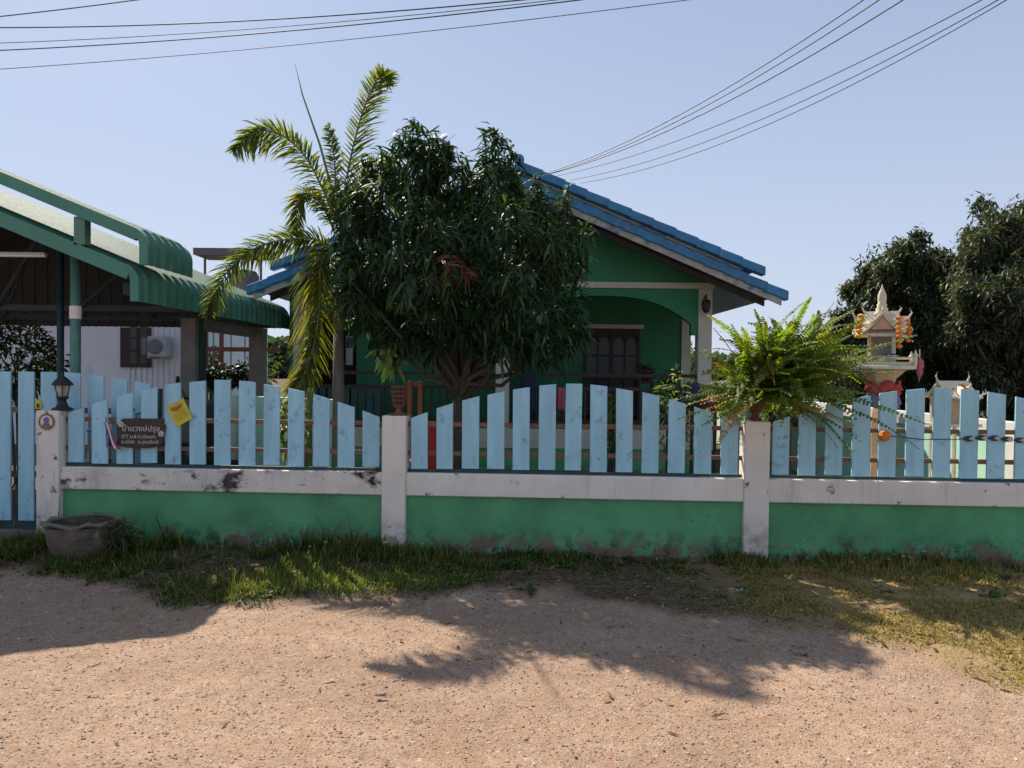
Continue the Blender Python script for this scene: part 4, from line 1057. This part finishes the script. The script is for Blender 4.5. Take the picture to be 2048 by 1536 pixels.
# low mint garden wall in the left part of the yard, side wall with white coping on the right
def seg_wall(nm, a, b, h, hw, label, cap=.14, mt='mint', cm='white'):
    a = Vector((*a, 0)); b = Vector((*b, 0)); L = (b-a).length; T = Matrix.Translation(a) @ Matrix.Rotation(math.atan2(b.y-a.y, b.x-a.x), 4, 'Z')
    t = thing(nm, a, label, 'wall')
    MB(T).box((0, -hw, -.1), (L, hw, h-cap)).build('panel', mt, t)
    if cap: MB(T).box((-.02, -hw-.03, h-cap), (L+.02, hw+.03, h)).build('coping', cm, t)
    x = 0
    while x < L + .01:
        MB(T).box((x-.08, -.1, -.1), (x+.08, .1, h-cap-.005)).build('pier', cm, t); x += 2.4
    return t
seg_wall('garden_wall', (-3.15, 8.6), (-1.75, 7.7), 1.24, .05, 'low pale green garden wall behind the left picket panel', cap=0)
seg_wall('side_wall', (4.6, 6.8), (4.6, 17), 1.13, .05, 'pale green side boundary wall with white coping on the right')

# ------------------------------------------------------------------ spirit house
SZ = 7.1
def shrine_roof(mb_T, L, w, h, mt, parent, horn=.07):
    """gabled roof along local x, concave slopes, horns at the ridge ends"""
    vs = []; n = 6; m_ = MB(mb_T)
    for sx in (-1, 1):
        for sd in (-1, 1):
            pass
    for sd in (-1, 1):
        g_ = MB(mb_T); pr = []
        for k in range(n+1):
            t = k/n; pr.append((sd*w*t, h*(1-t)**1.45))
        for x in (-L, L):
            for y, z in pr: g_.v.append(Vector((x, y, z)))
            for y, z in pr: g_.v.append(Vector((x, y, z-.018)))
        N = n+1
        for k in range(n):
            g_.f += [(k, k+1, 2*N+k+1, 2*N+k), (N+k, 3*N+k, 3*N+k+1, N+k+1), (k, N+k, N+k+1, k+1), (2*N+k, 2*N+k+1, 3*N+k+1, 3*N+k)]
        g_.f += [(n, N+n, 3*N+n, 2*N+n)]
        g_.build('roof_slope', mt, parent, smooth=False)
    for x in (-1, 1):
        MB(mb_T).tube([Vector((x*L*.97, 0, h-.01)), Vector((x*(L+.015), 0, h+horn*.45)), Vector((x*(L+.0), 0, h+horn))], [.012, .007, .002], 6).build('horn', mt, parent)
        for sd in (-1, 1):
            MB(mb_T).tube([Vector((x*L, sd*w*.94, .015)), Vector((x*(L+.01), sd*(w+.02), .03)), Vector((x*L, sd*(w+.025), .065))], [.009, .006, .002], 6).build('horn', mt, parent)
        tri = MB(mb_T); tri.add([(x*(L-.02), -w*.55, .02), (x*(L-.02), w*.55, .02), (x*(L-.02), 0, h*.86), (x*(L-.035), -w*.55, .02), (x*(L-.035), w*.55, .02), (x*(L-.035), 0, h*.86)],
            [(0, 1, 2), (5, 4, 3), (0, 3, 4, 1), (1, 4, 5, 2), (2, 5, 3, 0)]); tri.build('gable', 'peach', parent)
cx = P(1764, 720, SZ).x; pz = P(1764, 727, SZ).z
spc = Vector((cx, SZ, 0))
sh = thing('spirit_house', spc, 'white spired spirit house on a pedestal platform beside the fern', 'shrine')
MB().lathe([(.20, 0), (.20, .1), (.13, .14), (.10, .3), (.085, .8), (.09, 1.15), (.075, 1.25), (.10, 1.36), (.10, 1.40), (.13, pz-.14), (.20, pz-.075), (.22, pz-.06)], spc, 8).build('pedestal', 'peach', sh)
RT = Matrix.Translation((cx, SZ, pz)) @ Matrix.Rotation(R(-24), 4, 'Z')
MB(RT).box((-.27, -.25, -.055), (.27, .25, -.02)).build('platform', 'shrine', sh, bevel=.006)
MB(RT).box((-.245, -.225, -.02), (.245, .225, .012)).build('platform', 'shrine', sh)
for a, b in (((-.26, -.24), (.26, -.24)), ((-.26, .24), (.26, .24)), ((-.26, -.24), (-.26, .24)), ((.26, -.24), (.26, .24))):
    MB(RT).tube([Vector((*a, .05)), Vector((*b, .05))], .008, 5).build('balustrade', 'shrine', sh)
for a in (-.26, .26):
    for b in (-.24, .24): MB(RT).lathe([(.016, -.02), (.016, .06), (.024, .07), (.012, .09), (.003, .12)], (a, b, 0), 8).build('newel', 'shrine', sh)
BT = Matrix.Translation((cx-.01, SZ, pz)) @ Matrix.Rotation(R(-24), 4, 'Z') @ Matrix.Diagonal((1.22, 1.22, 1.0, 1)); gold_trim = True
MB(BT).box((-.10, -.09, .012), (.10, .09, .045)).build('shrine_base', 'shrine', sh)
MB(BT).box((-.07, -.02, .045), (.07, .07, .25)).build('chamber', 'greyprint', sh)
for a in (-.085, .085):
    for b in (-.075, .075): MB(BT).box((a-.011, b-.011, .045), (a+.011, b+.011, .25)).build('column', 'shrine', sh)
MB(BT).box((-.10, -.09, .25), (.10, .09, .27)).build('lintel', 'shrine', sh)
shrine_roof(BT @ Matrix.Translation((0, 0, .27)), .19, .145, .17, 'shrine', sh)
shrine_roof(BT @ Matrix.Translation((0, 0, .29)) @ Matrix.Rotation(R(90), 4, 'Z'), .165, .14, .17, 'shrine', sh)
shrine_roof(BT @ Matrix.Translation((0, 0, .37)), .12, .10, .12, 'shrine', sh, .05)
shrine_roof(BT @ Matrix.Translation((0, 0, .385)) @ Matrix.Rotation(R(90), 4, 'Z'), .10, .085, .10, 'shrine', sh, .05)
for a in (-.155, .155):
    MB(BT).tube([Vector((a, -.155, .27)), Vector((a*1.15, -.17, .33)), Vector((a*1.1, -.165, .40))], [.014, .009, .002], 6).build('finial', 'gold', sh)
for k in range(7): MB(BT).lathe([(.012, 0), (.016, .012), (.003, .035)], (-.09 + .03*k, -.098, .268), 6).build('roof_bead', 'gold', sh)
MB(BT).lathe([(.055, .44), (.06, .47), (.04, .49), (.045, .51), (.032, .53), (.037, .55), (.028, .565), (.032, .60), (.03, .64), (.018, .68), (.008, .71), (.002, .74)], (0, 0, 0), 12).build('spire', 'shrine', sh, smooth=True)
def garland(pts, r, mts, label, seedn):
    p0_ = Vector(pts[0]); t = thing('marigold_garland', p0_, label, 'garland', 'marigold garlands on the spirit houses')
    segs = []
    for a, b in zip(pts[:-1], pts[1:]):
        a, b = Vector(a), Vector(b); n = max(1, int((b-a).length/(r*1.25)))
        segs += [a + (b-a)*k/n for k in range(n)]
    for k, p in enumerate(segs):
        MB().lathe([(r*.35, -r*.6), (r, -r*.15), (r, r*.2), (r*.4, r*.6)], p, 9, wob=.35).build('blossom', mts[k % len(mts)], t)
def sp(px, py, Z): return tuple(P(px, py, Z))
garland([sp(1797, 636, SZ-.32), sp(1798, 702, SZ-.32)], .032, ['orange', 'orange', 'amber'], 'thick orange marigold garland hanging right of the shrine chamber', 1)
garland([sp(1814, 640, SZ-.28), sp(1820, 672, SZ-.28), sp(1813, 690, SZ-.28)], .027, ['orange'], 'short orange marigold garland hanging outermost right of the shrine', 2)
garland([sp(1722, 632, SZ-.34), sp(1716, 682, SZ-.34)], .034, ['amber', 'amber', 'orange'], 'yellow marigold garland hanging from the left shrine eave', 3)
garland([sp(1738, 670, SZ-.2), sp(1744, 700, SZ-.2)], .015, ['amber', 'orange'], 'thin marigold garland left of the shrine chamber', 4)
bw = P(1777, 713, SZ-.2)
bo = thing('offering_bowl', bw, 'small dark blue offering bowl at the front of the shrine platform', 'bowl')
MB().lathe([(.02, 0), (.05, .025), (.06, .045), (.05, .043), (.015, .012)], bw - Vector((0, 0, .02)), 14).build('bowl', 'flagblue', bo, smooth=True)
rb_ = P(1839, 722, SZ-.12)
rr_ = thing('pink_tassel', rb_, 'pink red ribbon tassel hanging from the platform corner', 'tassel')
MB().lathe([(.01, .03), (.035, 0), (.04, -.05), (.028, -.07), (.035, -.10), (.012, -.15), (.004, -.19)], rb_, 9, wob=.5).build('tassel', 'pink', rr_)
MB().tube([rb_ + Vector((0, 0, .02)), rb_ + Vector((0, 0, .11))], .005, 5).build('cord', 'white', rr_)
# cloth sash round the pedestal
def drape(px0, px1, py0, py1, rad, mt, nm, lb):
    c = Vector((cx, SZ, 0)); z1 = P(1760, py0, SZ).z; z0 = P(1760, py1, SZ).z; vs = []; n = 18
    for k in range(n+1):
        a = math.pi + math.pi*k/n
        for z in (z0, (z0+z1)/2, z1):
            rr = rad*(1+.12*math.sin(k*2.1)) * (1 + (.12 if z == z0 else 0)); vs.append(c + Vector((rr*math.cos(a), rr*math.sin(a), z + .02*math.sin(k*.9))))
    mb = MB().add(vs, [(3*k+q, 3*k+q+1, 3*k+q+4, 3*k+q+3) for k in range(n) for q in range(2)])
    o = solo(mb, nm, mt, (cx, SZ, z0), lb, 'cloth', smooth=True); md = o.modifiers.new('thickness', 'SOLIDIFY'); md.thickness = .004
drape(0, 0, 764, 784, .15, 'redcloth', 'cloth', 'red cloth sash tied round the spirit house pedestal')
drape(0, 0, 780, 812, .14, 'violet', 'cloth', 'pale violet cloth hanging below the red sash on the pedestal')

# small spirit house further right
s2c = P(1905, 775, 6.95); 
ss = thing('small_spirit_house', (s2c.x, 6.95, 0), 'small cream spirit house with horned roof behind the right pickets', 'shrine')
zb2 = P(1905, 792, 6.95).z; ST = Matrix.Translation((s2c.x, 6.95, zb2)) @ Matrix.Rotation(R(14), 4, 'Z')
for a in (-.13, .13):
    for b in (-.1, .1): MB(ST).box((a-.012, b-.012, -1.0 if False else -zb2), (a+.012, b+.012, 0)).build('leg', 'shrine', ss)
MB(ST).box((-.19, -.15, -.28), (.19, .15, -.25)).build('floor', 'shrine', ss)
MB(ST).box((-.11, -.02, -.25), (.11, .09, -.001)).build('chamber', 'peach', ss)
shrine_roof(ST, .17, .17, .14, 'shrine', ss, .085)
shrine_roof(ST @ Matrix.Translation((0, -.02, -.01)) @ Matrix.Rotation(R(90), 4, 'Z'), .17, .12, .10, 'shrine', ss, .05)
garland([sp(1922, 768, 6.72), sp(1942, 786, 6.72), sp(1946, 815, 6.72)], .02, ['amber', 'orange'], 'marigold garland draped on the right slope of the small shrine', 5)
garland([sp(1893, 776, 6.75), sp(1902, 780, 6.75), sp(1912, 776, 6.75)], .018, ['amber'], 'marigold garland lying on the front roof of the small shrine', 6)
garland([sp(1871, 800, 6.72), sp(1871, 835, 6.72)], .018, ['orange', 'amber'], 'marigold garland hanging left of the small shrine', 7)

# ------------------------------------------------------------------ vegetation
def px_r(px, Z): return px / F_PX * Z
def mango():
    Z0 = 7.5
    tb = P(914, 800, Z0); base = Vector((tb.x, Z0, 0))
    root = thing('mango_tree', base, 'dense dark green mango tree with drooping leaves in front of the house', 'tree')
    fork = P(918, 792, Z0)
    MB().tube([base, Vector((tb.x+.01, Z0, .8)), fork], [.085, .062, .065], 12).build('trunk', 'bark', root, smooth=True)
    blobs = [(825, 335, 62, 62, 0), (790, 420, 88, 85, -.3), (750, 520, 85, 90, .1), (740, 620, 75, 80, 0), (900, 400, 110, 100, .3), (985, 365, 62, 62, 0), (1055, 430, 72, 60, .1),
             (1000, 500, 115, 110, -.5), (870, 530, 120, 110, -.6), (1105, 495, 60, 65, 0), (1112, 580, 62, 64, .2), (1130, 655, 60, 50, -.1), (1040, 630, 100, 75, -.4), (930, 640, 100, 55, -.3), (840, 650, 85, 45, 0),
             (900, 480, 130, 120, .7), (1050, 560, 100, 100, .6), (790, 560, 90, 100, .6), (870, 300, 50, 45, .1), (700, 560, 40, 85, -.45), (715, 430, 45, 70, -.35), (790, 680, 55, 35, -.2), (865, 690, 55, 32, -.3), (1010, 690, 80, 42, -.4), (1095, 695, 65, 42, -.1), (960, 680, 50, 30, .2)]
    Wp = []; Wd = []
    brs = []
    for bx, by, rx, rz, dy in blobs:
        c = np.array(P(bx, by, Z0 + dy)); rX = px_r(rx, Z0) * .90; rZ = px_r(rz, Z0) * .90; rY = .75*(rX+rZ)/2 + .12
        n = int(84 * (rX*rZ/.16)); u = rand_unit(n); lump = 1 + .20*np.sin(u[:, :1]*5 + bx)*np.cos(u[:, 2:]*5 + by) + .10*np.sin(u[:, 1:2]*9+bx)
        rad = rng.uniform(.45, 1.0, (n, 1))**.6*lump
        Wp.append(c + u*rad*[rX, rY, rZ]); Wd.append(u*[1, 1, .8] + [0, 0, .25])
        brs.append(c)
    # leading shoots standing out of the crown: top ones, plus light shoots on the right shoulder
    for sx, sy, top, spread in ((826, 240, 4, .10), (990, 262, 5, .12), (972, 268, 3, .1), (925, 318, 2, .1), (1130, 382, 3, .08), (735, 315, 2, .1), (1022, 296, 2, .1), (800, 275, 2, .1), (860, 290, 2, .1), (765, 300, 2, .1), (1075, 365, 2, .1), (1165, 455, 2, .1), (895, 300, 2, .1), (690, 380, 2, .1)):
        c = np.array(P(sx, sy, Z0)); down = np.linspace(0, .42, 9)
        pts_ = c - np.stack([down*0, down*0, down], 1) + rng.normal(size=(9, 3))*.02
        Wp.append(pts_); Wd.append(np.tile([[0, 0, .7]], (9, 1)))
        MB().tube([Vector(c), Vector(c) - Vector((0, 0, .55))], [.005, .012], 5).build('shoot', 'bark', root)
    Wp = np.concatenate(Wp); Wd = np.concatenate(Wd)
    K = 11; N = len(Wp)
    b = np.repeat(Wp, K, axis=0) + rng.normal(size=(N*K, 3))*.028; d = np.repeat(Wd, K, axis=0)*.35 + rand_unit(N*K)
    d[:, 2] = d[:, 2]*.7 + .05
    cols = palette(N*K, [(.022,.056,.024),(.032,.078,.028),(.052,.105,.034),(.018,.042,.022),(.10,.15,.07)], [.30,.27,.18,.14,.11], .3)
    ribbons('foliage', b, d, rand_unit(N*K)*.5 + [0, 0, 1], rng.uniform(.085, .18, N*K), rng.uniform(.020, .034, N*K), np.repeat(np.clip(rng.normal(.55, .3, N), .05, 1.1), K), cols, 'leaf', root,
            prof=((0, .2), (.3, 1), (.7, .8), (1, 0)), kind='stuff')
    # reddish young leaves
    rp = np.array([P(a_, c_, Z0-1.0) for a_, c_ in ((905, 515), (922, 530), (893, 540), (935, 548), (868, 555))])
    n = len(rp); K2 = 16; dd = rand_unit(n*K2)*[1, 1, .7]
    ribbons('young_leaves', np.repeat(rp, K2, axis=0) + rng.normal(size=(n*K2, 3))*.02, dd, rand_unit(n*K2), rng.uniform(.10, .18, n*K2), .016, .5, palette(n*K2, [(.15,.055,.032),(.19,.085,.045),(.12,.08,.04)]), 'leaf', root, kind='stuff')
    for bx, by, Zb in ((772, 700, Z0-.25), (780, 722, Z0-.25)):
        p_ = np.array(P(bx, by, Zb))[None].repeat(14, 0); dd = rand_unit(14)*[1, .6, .6] + [0, 0, -.3]
        ribbons('light_shoot_leaves', p_ + rng.normal(size=(14, 3))*.02, dd, rand_unit(14)*.5 + [0, -1, 0], rng.uniform(.12, .2, 14), .042, .6, palette(14, [(.20,.32,.06),(.26,.38,.09)]), 'leaf', root, kind='stuff')
    f = np.array(fork)
    for k, c in enumerate(brs):
        e = Vector(c); mid_ = Vector(f)*.5 + e*.5 + Vector((random.uniform(-.1, .1), random.uniform(-.08, .08), -.10 - .05*random.random()))
        q1_ = Vector(f)*.8 + e*.2 + Vector((0, 0, .03))
        MB().tube([Vector(f) - Vector((0, 0, .05)), q1_, mid_, e], [.038, .032, .02, .008], 8).build('branch', 'bark', root, smooth=True)
mango()

def palm():
    ZP = 7.45
    b0 = P(676, 940, ZP); root = thing('palm_tree', (b0.x, ZP, 0), 'slender ringed palm with yellow green feathery fronds', 'tree')
    top = P(677, 655, ZP); crown = P(684, 455, ZP)
    MB().tube([Vector((b0.x-.01, ZP, -.02)), Vector((b0.x, ZP, .6)), Vector((b0.x, ZP, 1.3)), top], [.078, .064, .058, .05], 14).build('trunk', 'palmbark', root, smooth=True)
    z = .2
    while z < top.z - .02:
        t = z/top.z; rr = .069 - .017*t
        MB().lathe([(rr-.004, -.006), (rr+.0015, 0), (rr-.004, .006)], (b0.x + (top.x-b0.x)*max(0, (z-1.3)/(top.z-1.3+1e-6)) if z > 1.3 else b0.x, ZP, z), 14).build('ring', 'palmbark', root); z += random.uniform(.028, .040)
    MB().tube([top - Vector((0, 0, .03)), P(680, 600, ZP), P(683, 500, ZP), crown], [.052, .058, .045, .02], 12).build('crownshaft', 'palmshaft', root, smooth=True)
    # fronds: photo path, depth offset at tip, leaflet length, (side lengths), droop, tint
    G = [(.085,.135,.022),(.12,.17,.025),(.05,.09,.02)]; Yl = [(.24,.215,.03),(.17,.18,.03),(.09,.12,.025),(.06,.09,.02)]
    fronds = [
        ([(686,470),(690,380),(712,270),(738,190),(762,148),(774,150)], .35, .30, (1.0,.55), -.35, G+[(.2,.2,.03)], 66),
        ([(680,470),(655,400),(612,315),(560,268),(510,265),(470,300)], -.35, .27, (1.0,1.0), .25, G+[(.2,.2,.03)], 62),
        ([(674,505),(630,478),(580,478),(520,492),(465,530),(432,585),(420,625)], -.25, .25, (1.0,.85), .15, Yl[1:]+G, 64),
        ([(668,500),(650,510),(640,540),(640,600),(630,680),(612,740),(590,775)], -.55, .33, (1.1,.75), .55, Yl, 70),
        ([(672,470),(645,410),(615,385),(598,400),(592,440),(600,480)], .25, .20, (1.0,.8), .5, Yl+G, 44),
        ([(690,460),(705,400),(735,350),(775,330),(810,345)], .45, .24, (1.0,.9), -.1, G, 46),
        ([(690,470),(730,420),(790,400),(850,430)], .7, .25, (1,1), .4, G, 40),
        ([(688,465),(672,380),(668,310),(655,250)], .55, .20, (.8,.8), -.1, Yl+G, 40),
    ]
    for path, dz, LL, sides, dr, cols, n in fronds:
        ctrl = [np.array(P(a_, c_, ZP + dz*(k/(len(path)-1))**1.3)) for k, (a_, c_) in enumerate(path)]
        # Catmull-Rom
        cps = [ctrl[0]*2-ctrl[1]] + ctrl + [ctrl[-1]*2-ctrl[-2]]; pts_ = []
        seg = len(ctrl)-1
        for t in np.linspace(0, seg-1e-6, n):
            i = int(t); u = t-i; p0_, p1_, p2_, p3_ = cps[i:i+4]
            pts_.append(.5*((2*p1_)+(-p0_+p2_)*u+(2*p0_-5*p1_+4*p2_-p3_)*u*u+(-p0_+3*p1_-3*p2_+p3_)*u**3))
        ctr = np.array(pts_); tan = np.gradient(ctr, axis=0); tan /= np.linalg.norm(tan, axis=1, keepdims=True)
        fr = MB().tube([Vector(p) for p in ctr[::4]], [.014*(1-.8*k/len(ctr[::4])) for k in range(len(ctr[::4]))], 6).build('frond', 'palmshaft', root, smooth=True)
        # side vector lies mostly across the view
        view = np.array([0, 1, 0.]); side = np.cross(tan, view); side /= np.linalg.norm(side, axis=1, keepdims=True) + 1e-9
        for sg_, sl_ in ((-1, sides[0]), (1, sides[1])):
            for layer in range(3):
                t = np.linspace(0, 1, n)
                k_ = slice(4, n); m_ = n-4
                ll = LL*sl_*(np.sin(np.pi*np.clip(t*.80+.16, 0, 1))**.55)[k_]*np.where(rng.random(m_) < .12, .45, 1)*rng.uniform(.75, 1.15, m_)
                yy = rng.uniform(-.5, .5, (m_, 1)) + (layer-1)*.75
                D = side[k_]*sg_*.85 + tan[k_]*.75 + np.array([0, 1, 0.])*yy
                ribbons('leaflets', ctr[k_] + rng.normal(size=(m_, 3))*.004, D, np.tile([[0, .4, 1.]], (m_, 1)) + rand_unit(m_)*.5, ll, .0185, max(.05, .28+dr*.5)*rng.uniform(.6, 1.3, m_), palette(m_, cols), 'palm', fr,
                        prof=((0, .6), (.35, 1), (.75, .7), (1, 0)), kind='stuff')
    MB().tube([crown, P(640, 290, ZP), P(605, 190, ZP), P(590, 128, ZP)], [.016, .012, .007, .0015], 6).build('spear_leaf', 'palmshaft', root, smooth=True)
    # second thin stem of the clump
    c2 = P(615, 940, ZP-.1); r2 = thing('young_palm_stem', (c2.x, ZP-.1, 0), 'thin mottled yellow green palm stem left of the ringed trunk', 'tree')
    MB().tube([Vector((c2.x, ZP-.1, -.02)), Vector((c2.x+.01, ZP-.1, 1.2)), P(628, 740, ZP-.1)], [.04, .034, .03], 10).build('trunk', 'palmshaft', r2, smooth=True)
palm()

def bush(nm, px, py, Z, rx, rz, n, cols, label, L=(.05, .11), Wd=(.02, .045), ground=True, ry=None, cat='shrub', droop=.4, group=None, stems=5):
    c = P(px, py, Z); root = thing(nm, (c.x, Z, 0), label, cat, group)
    RX, RZ = px_r(rx, Z), px_r(rz, Z); RY = ry or RX*.8
    u = rand_unit(n); r = rng.uniform(.35, 1, (n, 1))**.55; lump = 1 + .22*np.sin(u[:, :1]*7 + px)*np.cos(u[:, 2:]*6)
    b = np.array(c) + u*r*lump*[RX, RY, RZ]; b[:, 2] = np.maximum(b[:, 2], .02)
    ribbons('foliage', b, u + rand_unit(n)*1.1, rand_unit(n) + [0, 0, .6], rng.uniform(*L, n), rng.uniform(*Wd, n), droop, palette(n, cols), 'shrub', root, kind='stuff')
    for k in range(stems):
        a = 2*math.pi*k/stems; e = c + Vector((RX*.5*math.cos(a), RY*.5*math.sin(a), RZ*.2))
        MB().tube([Vector((c.x + .05*math.cos(a), Z + .05*math.sin(a), 0)), (c + e)*.5 - Vector((0, 0, RZ*.3)), e], [.02, .014, .006], 6).build('stem', 'bark', root)
    return root

def clump_tree(nm, label, Z, trunk_px, blobs, cols, leaf, per, group=None):
    tb = P(*trunk_px, Z); root = thing(nm, (tb.x, Z, 0), label, 'tree', group)
    Wp = []; Wd = []; cs = []
    for bx, by, r in blobs:
        dy = rng.uniform(-.8, .8); c = np.array(P(bx, by, Z+dy)); rr = px_r(r, Z)
        # sub clumps on the blob
        m_ = max(8, int(16*rr)); cu = rand_unit(m_); cc = c + cu*rr*rng.uniform(.55, 1.0, (m_, 1))
        n = per; pts_ = np.repeat(cc, n, axis=0) + rng.normal(size=(m_*n, 3))*rr*.20
        Wp.append(pts_); Wd.append(pts_ - c); cs.append(c)
    Wp = np.concatenate(Wp); Wd = np.concatenate(Wd); Wd /= np.linalg.norm(Wd, axis=1, keepdims=True)
    N = len(Wp); K = 5; b = np.repeat(Wp, K, axis=0) + rng.normal(size=(N*K, 3))*.03; d = np.repeat(Wd, K, axis=0)*.4 + rand_unit(N*K)
    ribbons('foliage', b, d, rand_unit(N*K)*.6 + [0, 0, 1], rng.uniform(leaf*.6, leaf*1.3, N*K), leaf*.33, rng.uniform(-.1, .7, N*K), palette(N*K, *cols), 'leaf', root, kind='stuff', prof=((0, .3), (.45, 1), (1, 0)))
    fork = Vector((tb.x, Z, 1.3)); MB().tube([Vector((tb.x, Z, -.05)), fork], [.2, .14], 10).build('trunk', 'bark', root, smooth=True)
    for c in cs:
        e = Vector(c); MB().tube([fork, fork*.4 + e*.6 + Vector((0, 0, -.2)), e], [.08, .05, .015], 6).build('branch', 'bark', root)
TC = ([(.028,.052,.022),(.038,.068,.026),(.09,.05,.022),(.06,.075,.035),(.11,.12,.06)], [.36,.30,.10,.14,.10])
clump_tree('longan_tree', 'dark lower tree with brownish flower tips behind the spirit house', 13.0, (1800, 800),
    [(1770,545,55),(1840,560,70),(1760,640,70),(1850,660,80),(1900,610,70),(1790,740,80),(1880,760,80),(1720,590,28),(1700,700,60),(1940,700,60),(1830,515,38),(1890,520,32),(1745,610,50),(1810,610,80),(1870,700,90),(1760,760,80),(1930,560,45),(1715,660,42),(1820,820,80),(1700,760,55),(1880,820,80),(1910,700,70),(1920,640,60),(1690,660,36),(1860,600,60)], TC, .105, 70, 'trees on the right')
TC2 = ([(.045,.065,.035),(.07,.09,.05),(.10,.11,.07),(.035,.05,.025),(.15,.15,.10)], [.30,.28,.16,.16,.10])
clump_tree('longan_tree', 'taller grey green tree cut by the right edge of the photo', 11.5, (2040, 800),
    [(1960,455,48),(2030,455,60),(1990,540,75),(2060,560,80),(2110,480,90),(2030,650,80),(1985,700,50),(2060,760,80),(2120,650,90),(2010,800,60),(1935,500,34),(1960,600,60),(1950,680,55),(1985,760,60),(2000,490,55),(2048,700,90),(1960,740,50),(1990,830,70),(2030,800,80),(1940,790,50),(1975,640,60),(2010,600,60),(1950,560,45),(2060,620,80),(2048,520,70)], TC2, .095, 80, 'trees on the right')

GY = [(.14,.20,.04),(.22,.25,.06),(.07,.12,.03)]
bush('garden_shrub', 585, 850, 7.1, 26, 70, 420, GY + [(.5,.5,.35)], 'yellow green flowering shrub left of the palm trunk', L=(.04, .09))
bush('garden_shrub', 1345, 830, 7.2, 40, 85, 300, GY + [(.05,.09,.03)], 'thin tangled shrub with pale buds behind the middle panel', L=(.05, .10), Wd=(.01, .02))
bush('garden_shrub', 1225, 850, 7.3, 14, 80, 200, [(.05,.10,.03),(.1,.16,.04)], 'narrow leafy shrub behind the picket crest', L=(.05, .10))
bush('garden_shrub', 1570, 815, 7.0, 45, 40, 420, [(.03,.06,.03),(.08,.10,.05),(.14,.15,.12)], 'low dark shrub right of the fern pot', L=(.05, .1))
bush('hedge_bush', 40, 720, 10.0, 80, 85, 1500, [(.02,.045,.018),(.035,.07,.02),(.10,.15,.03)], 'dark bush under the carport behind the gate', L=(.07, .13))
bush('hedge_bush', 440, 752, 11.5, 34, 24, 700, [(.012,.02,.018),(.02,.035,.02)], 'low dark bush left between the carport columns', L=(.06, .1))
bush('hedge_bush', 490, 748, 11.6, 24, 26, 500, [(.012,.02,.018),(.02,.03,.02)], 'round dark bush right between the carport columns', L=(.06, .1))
bush('garden_shrub', 425, 712, 15.0, 14, 22, 160, [(.25,.13,.07),(.3,.2,.1)], 'reddish bare bush beyond the rust red frame', L=(.08, .14))
for k_, (hx, hw) in enumerate(((-10, 2.6), (-4.5, 2.4), (6.2, 2.2), (9.8, 2.4), (13.6, 2.6), (17.8, 2.6), (22.5, 3))):
    ppx = 1024 + hx/27*F_PX
    bush('field_hedge', ppx, 742 - (-.35)/27*F_PX, 27.0, hw/27*F_PX*.62, 72, 1500, [(.05,.085,.03),(.07,.10,.04),(.10,.10,.05)],
         ['hedge clump far behind the carport', 'hedge clump far behind the left part of the house', 'hedge clump beyond the right verandah column', 'hedge clump beyond the fern',
          'hedge clump beyond the spirit house', 'hedge clump beyond the small spirit house', 'hedge clump beyond the right edge trees'][k_], L=(.15, .3), Wd=(.05, .1), ry=1.2, group='hedge clumps at the far side of the yard', stems=3)
bush('weed_clump', 236, 1072, 5.95, 26, 34, 260, [(.035,.06,.02),(.12,.08,.04),(.07,.10,.04)], 'ragged weed clump at the right side of the broken clay pot', L=(.05, .12), Wd=(.008, .02), stems=3, cat='plant')
# distant tree line, mostly hidden, closes the horizon
def treeline():
    n = 26000; x = rng.uniform(-160, 160, n); yb = 150 + 25*np.sin(x*.03); top = 3.0 + 4.5*fbm(x, yb*0, .06, 21)
    z = top*rng.random(n)**.7; y = yb + rng.uniform(-6, 6, n)
    o = ribbons('far_treeline', np.stack([x, y, z], 1), rand_unit(n), rand_unit(n), rng.uniform(1.2, 2.4, n), 1.0, .3, palette(n, [(.05,.08,.045),(.07,.10,.06)]), 'shrub', None, kind='stuff')
    o['label'] = 'far low tree line on the horizon beyond the houses'
treeline()

# ------------------------------------------------------------------ cables
def cable(p, q_, sag, r, label):
    pts_ = [p + (q_-p)*t + Vector((0, 0, -sag*4*t*(1-t))) for t in np.linspace(0, 1, 22)]
    solo(MB().tube(pts_, r, 6), 'overhead_cable', 'cable', p, label, 'cable', 'overhead cables', smooth=True)
cable(P(-300, 60, 20), P(330, -8, 18), 0.066, 0.0135, 'shortest cable crossing the top left corner of the sky')
cable(P(-300, 50, 20), P(1180, -14, 16), 0.308, 0.0145, 'uppermost long cable running from the left edge')
cable(P(-300, 92, 20), P(1180, -8, 16), 0.242, 0.0085, 'thin cable just above the heavier long left cable')
cable(P(-300, 110, 20), P(1300, -18, 16), 0.264, 0.0135, 'second heavy long cable running from the left edge')
cable(P(-300, 155, 20), P(1450, -10, 16), 0.220, 0.0085, 'lowest thin cable on the left side of the sky')
for a, b, r, sg_, lb in (((1086, 348), (1770, -30), .008, .28, 'leftmost of the cables fanning up right from the roof ridge'),
        ((1088, 350), (1800, -28), .008, .29, 'second cable fanning up right from the roof ridge'),
        ((1090, 350), (1850, -28), .009, .30, 'third and heaviest cable fanning from the roof ridge'),
        ((1112, 352), (2010, -25), .007, .30, 'fourth cable fanning from the roof ridge'),
        ((1140, 360), (2035, -22), .007, .36, 'fifth cable fanning up right above the blue roof'),
        ((1160, 366), (2050, -22), .007, .40, 'lowest of the cables fanning up right above the roof')):
    cable(P(*a, 17), P(*b, 9.5), sg_, r, lb)
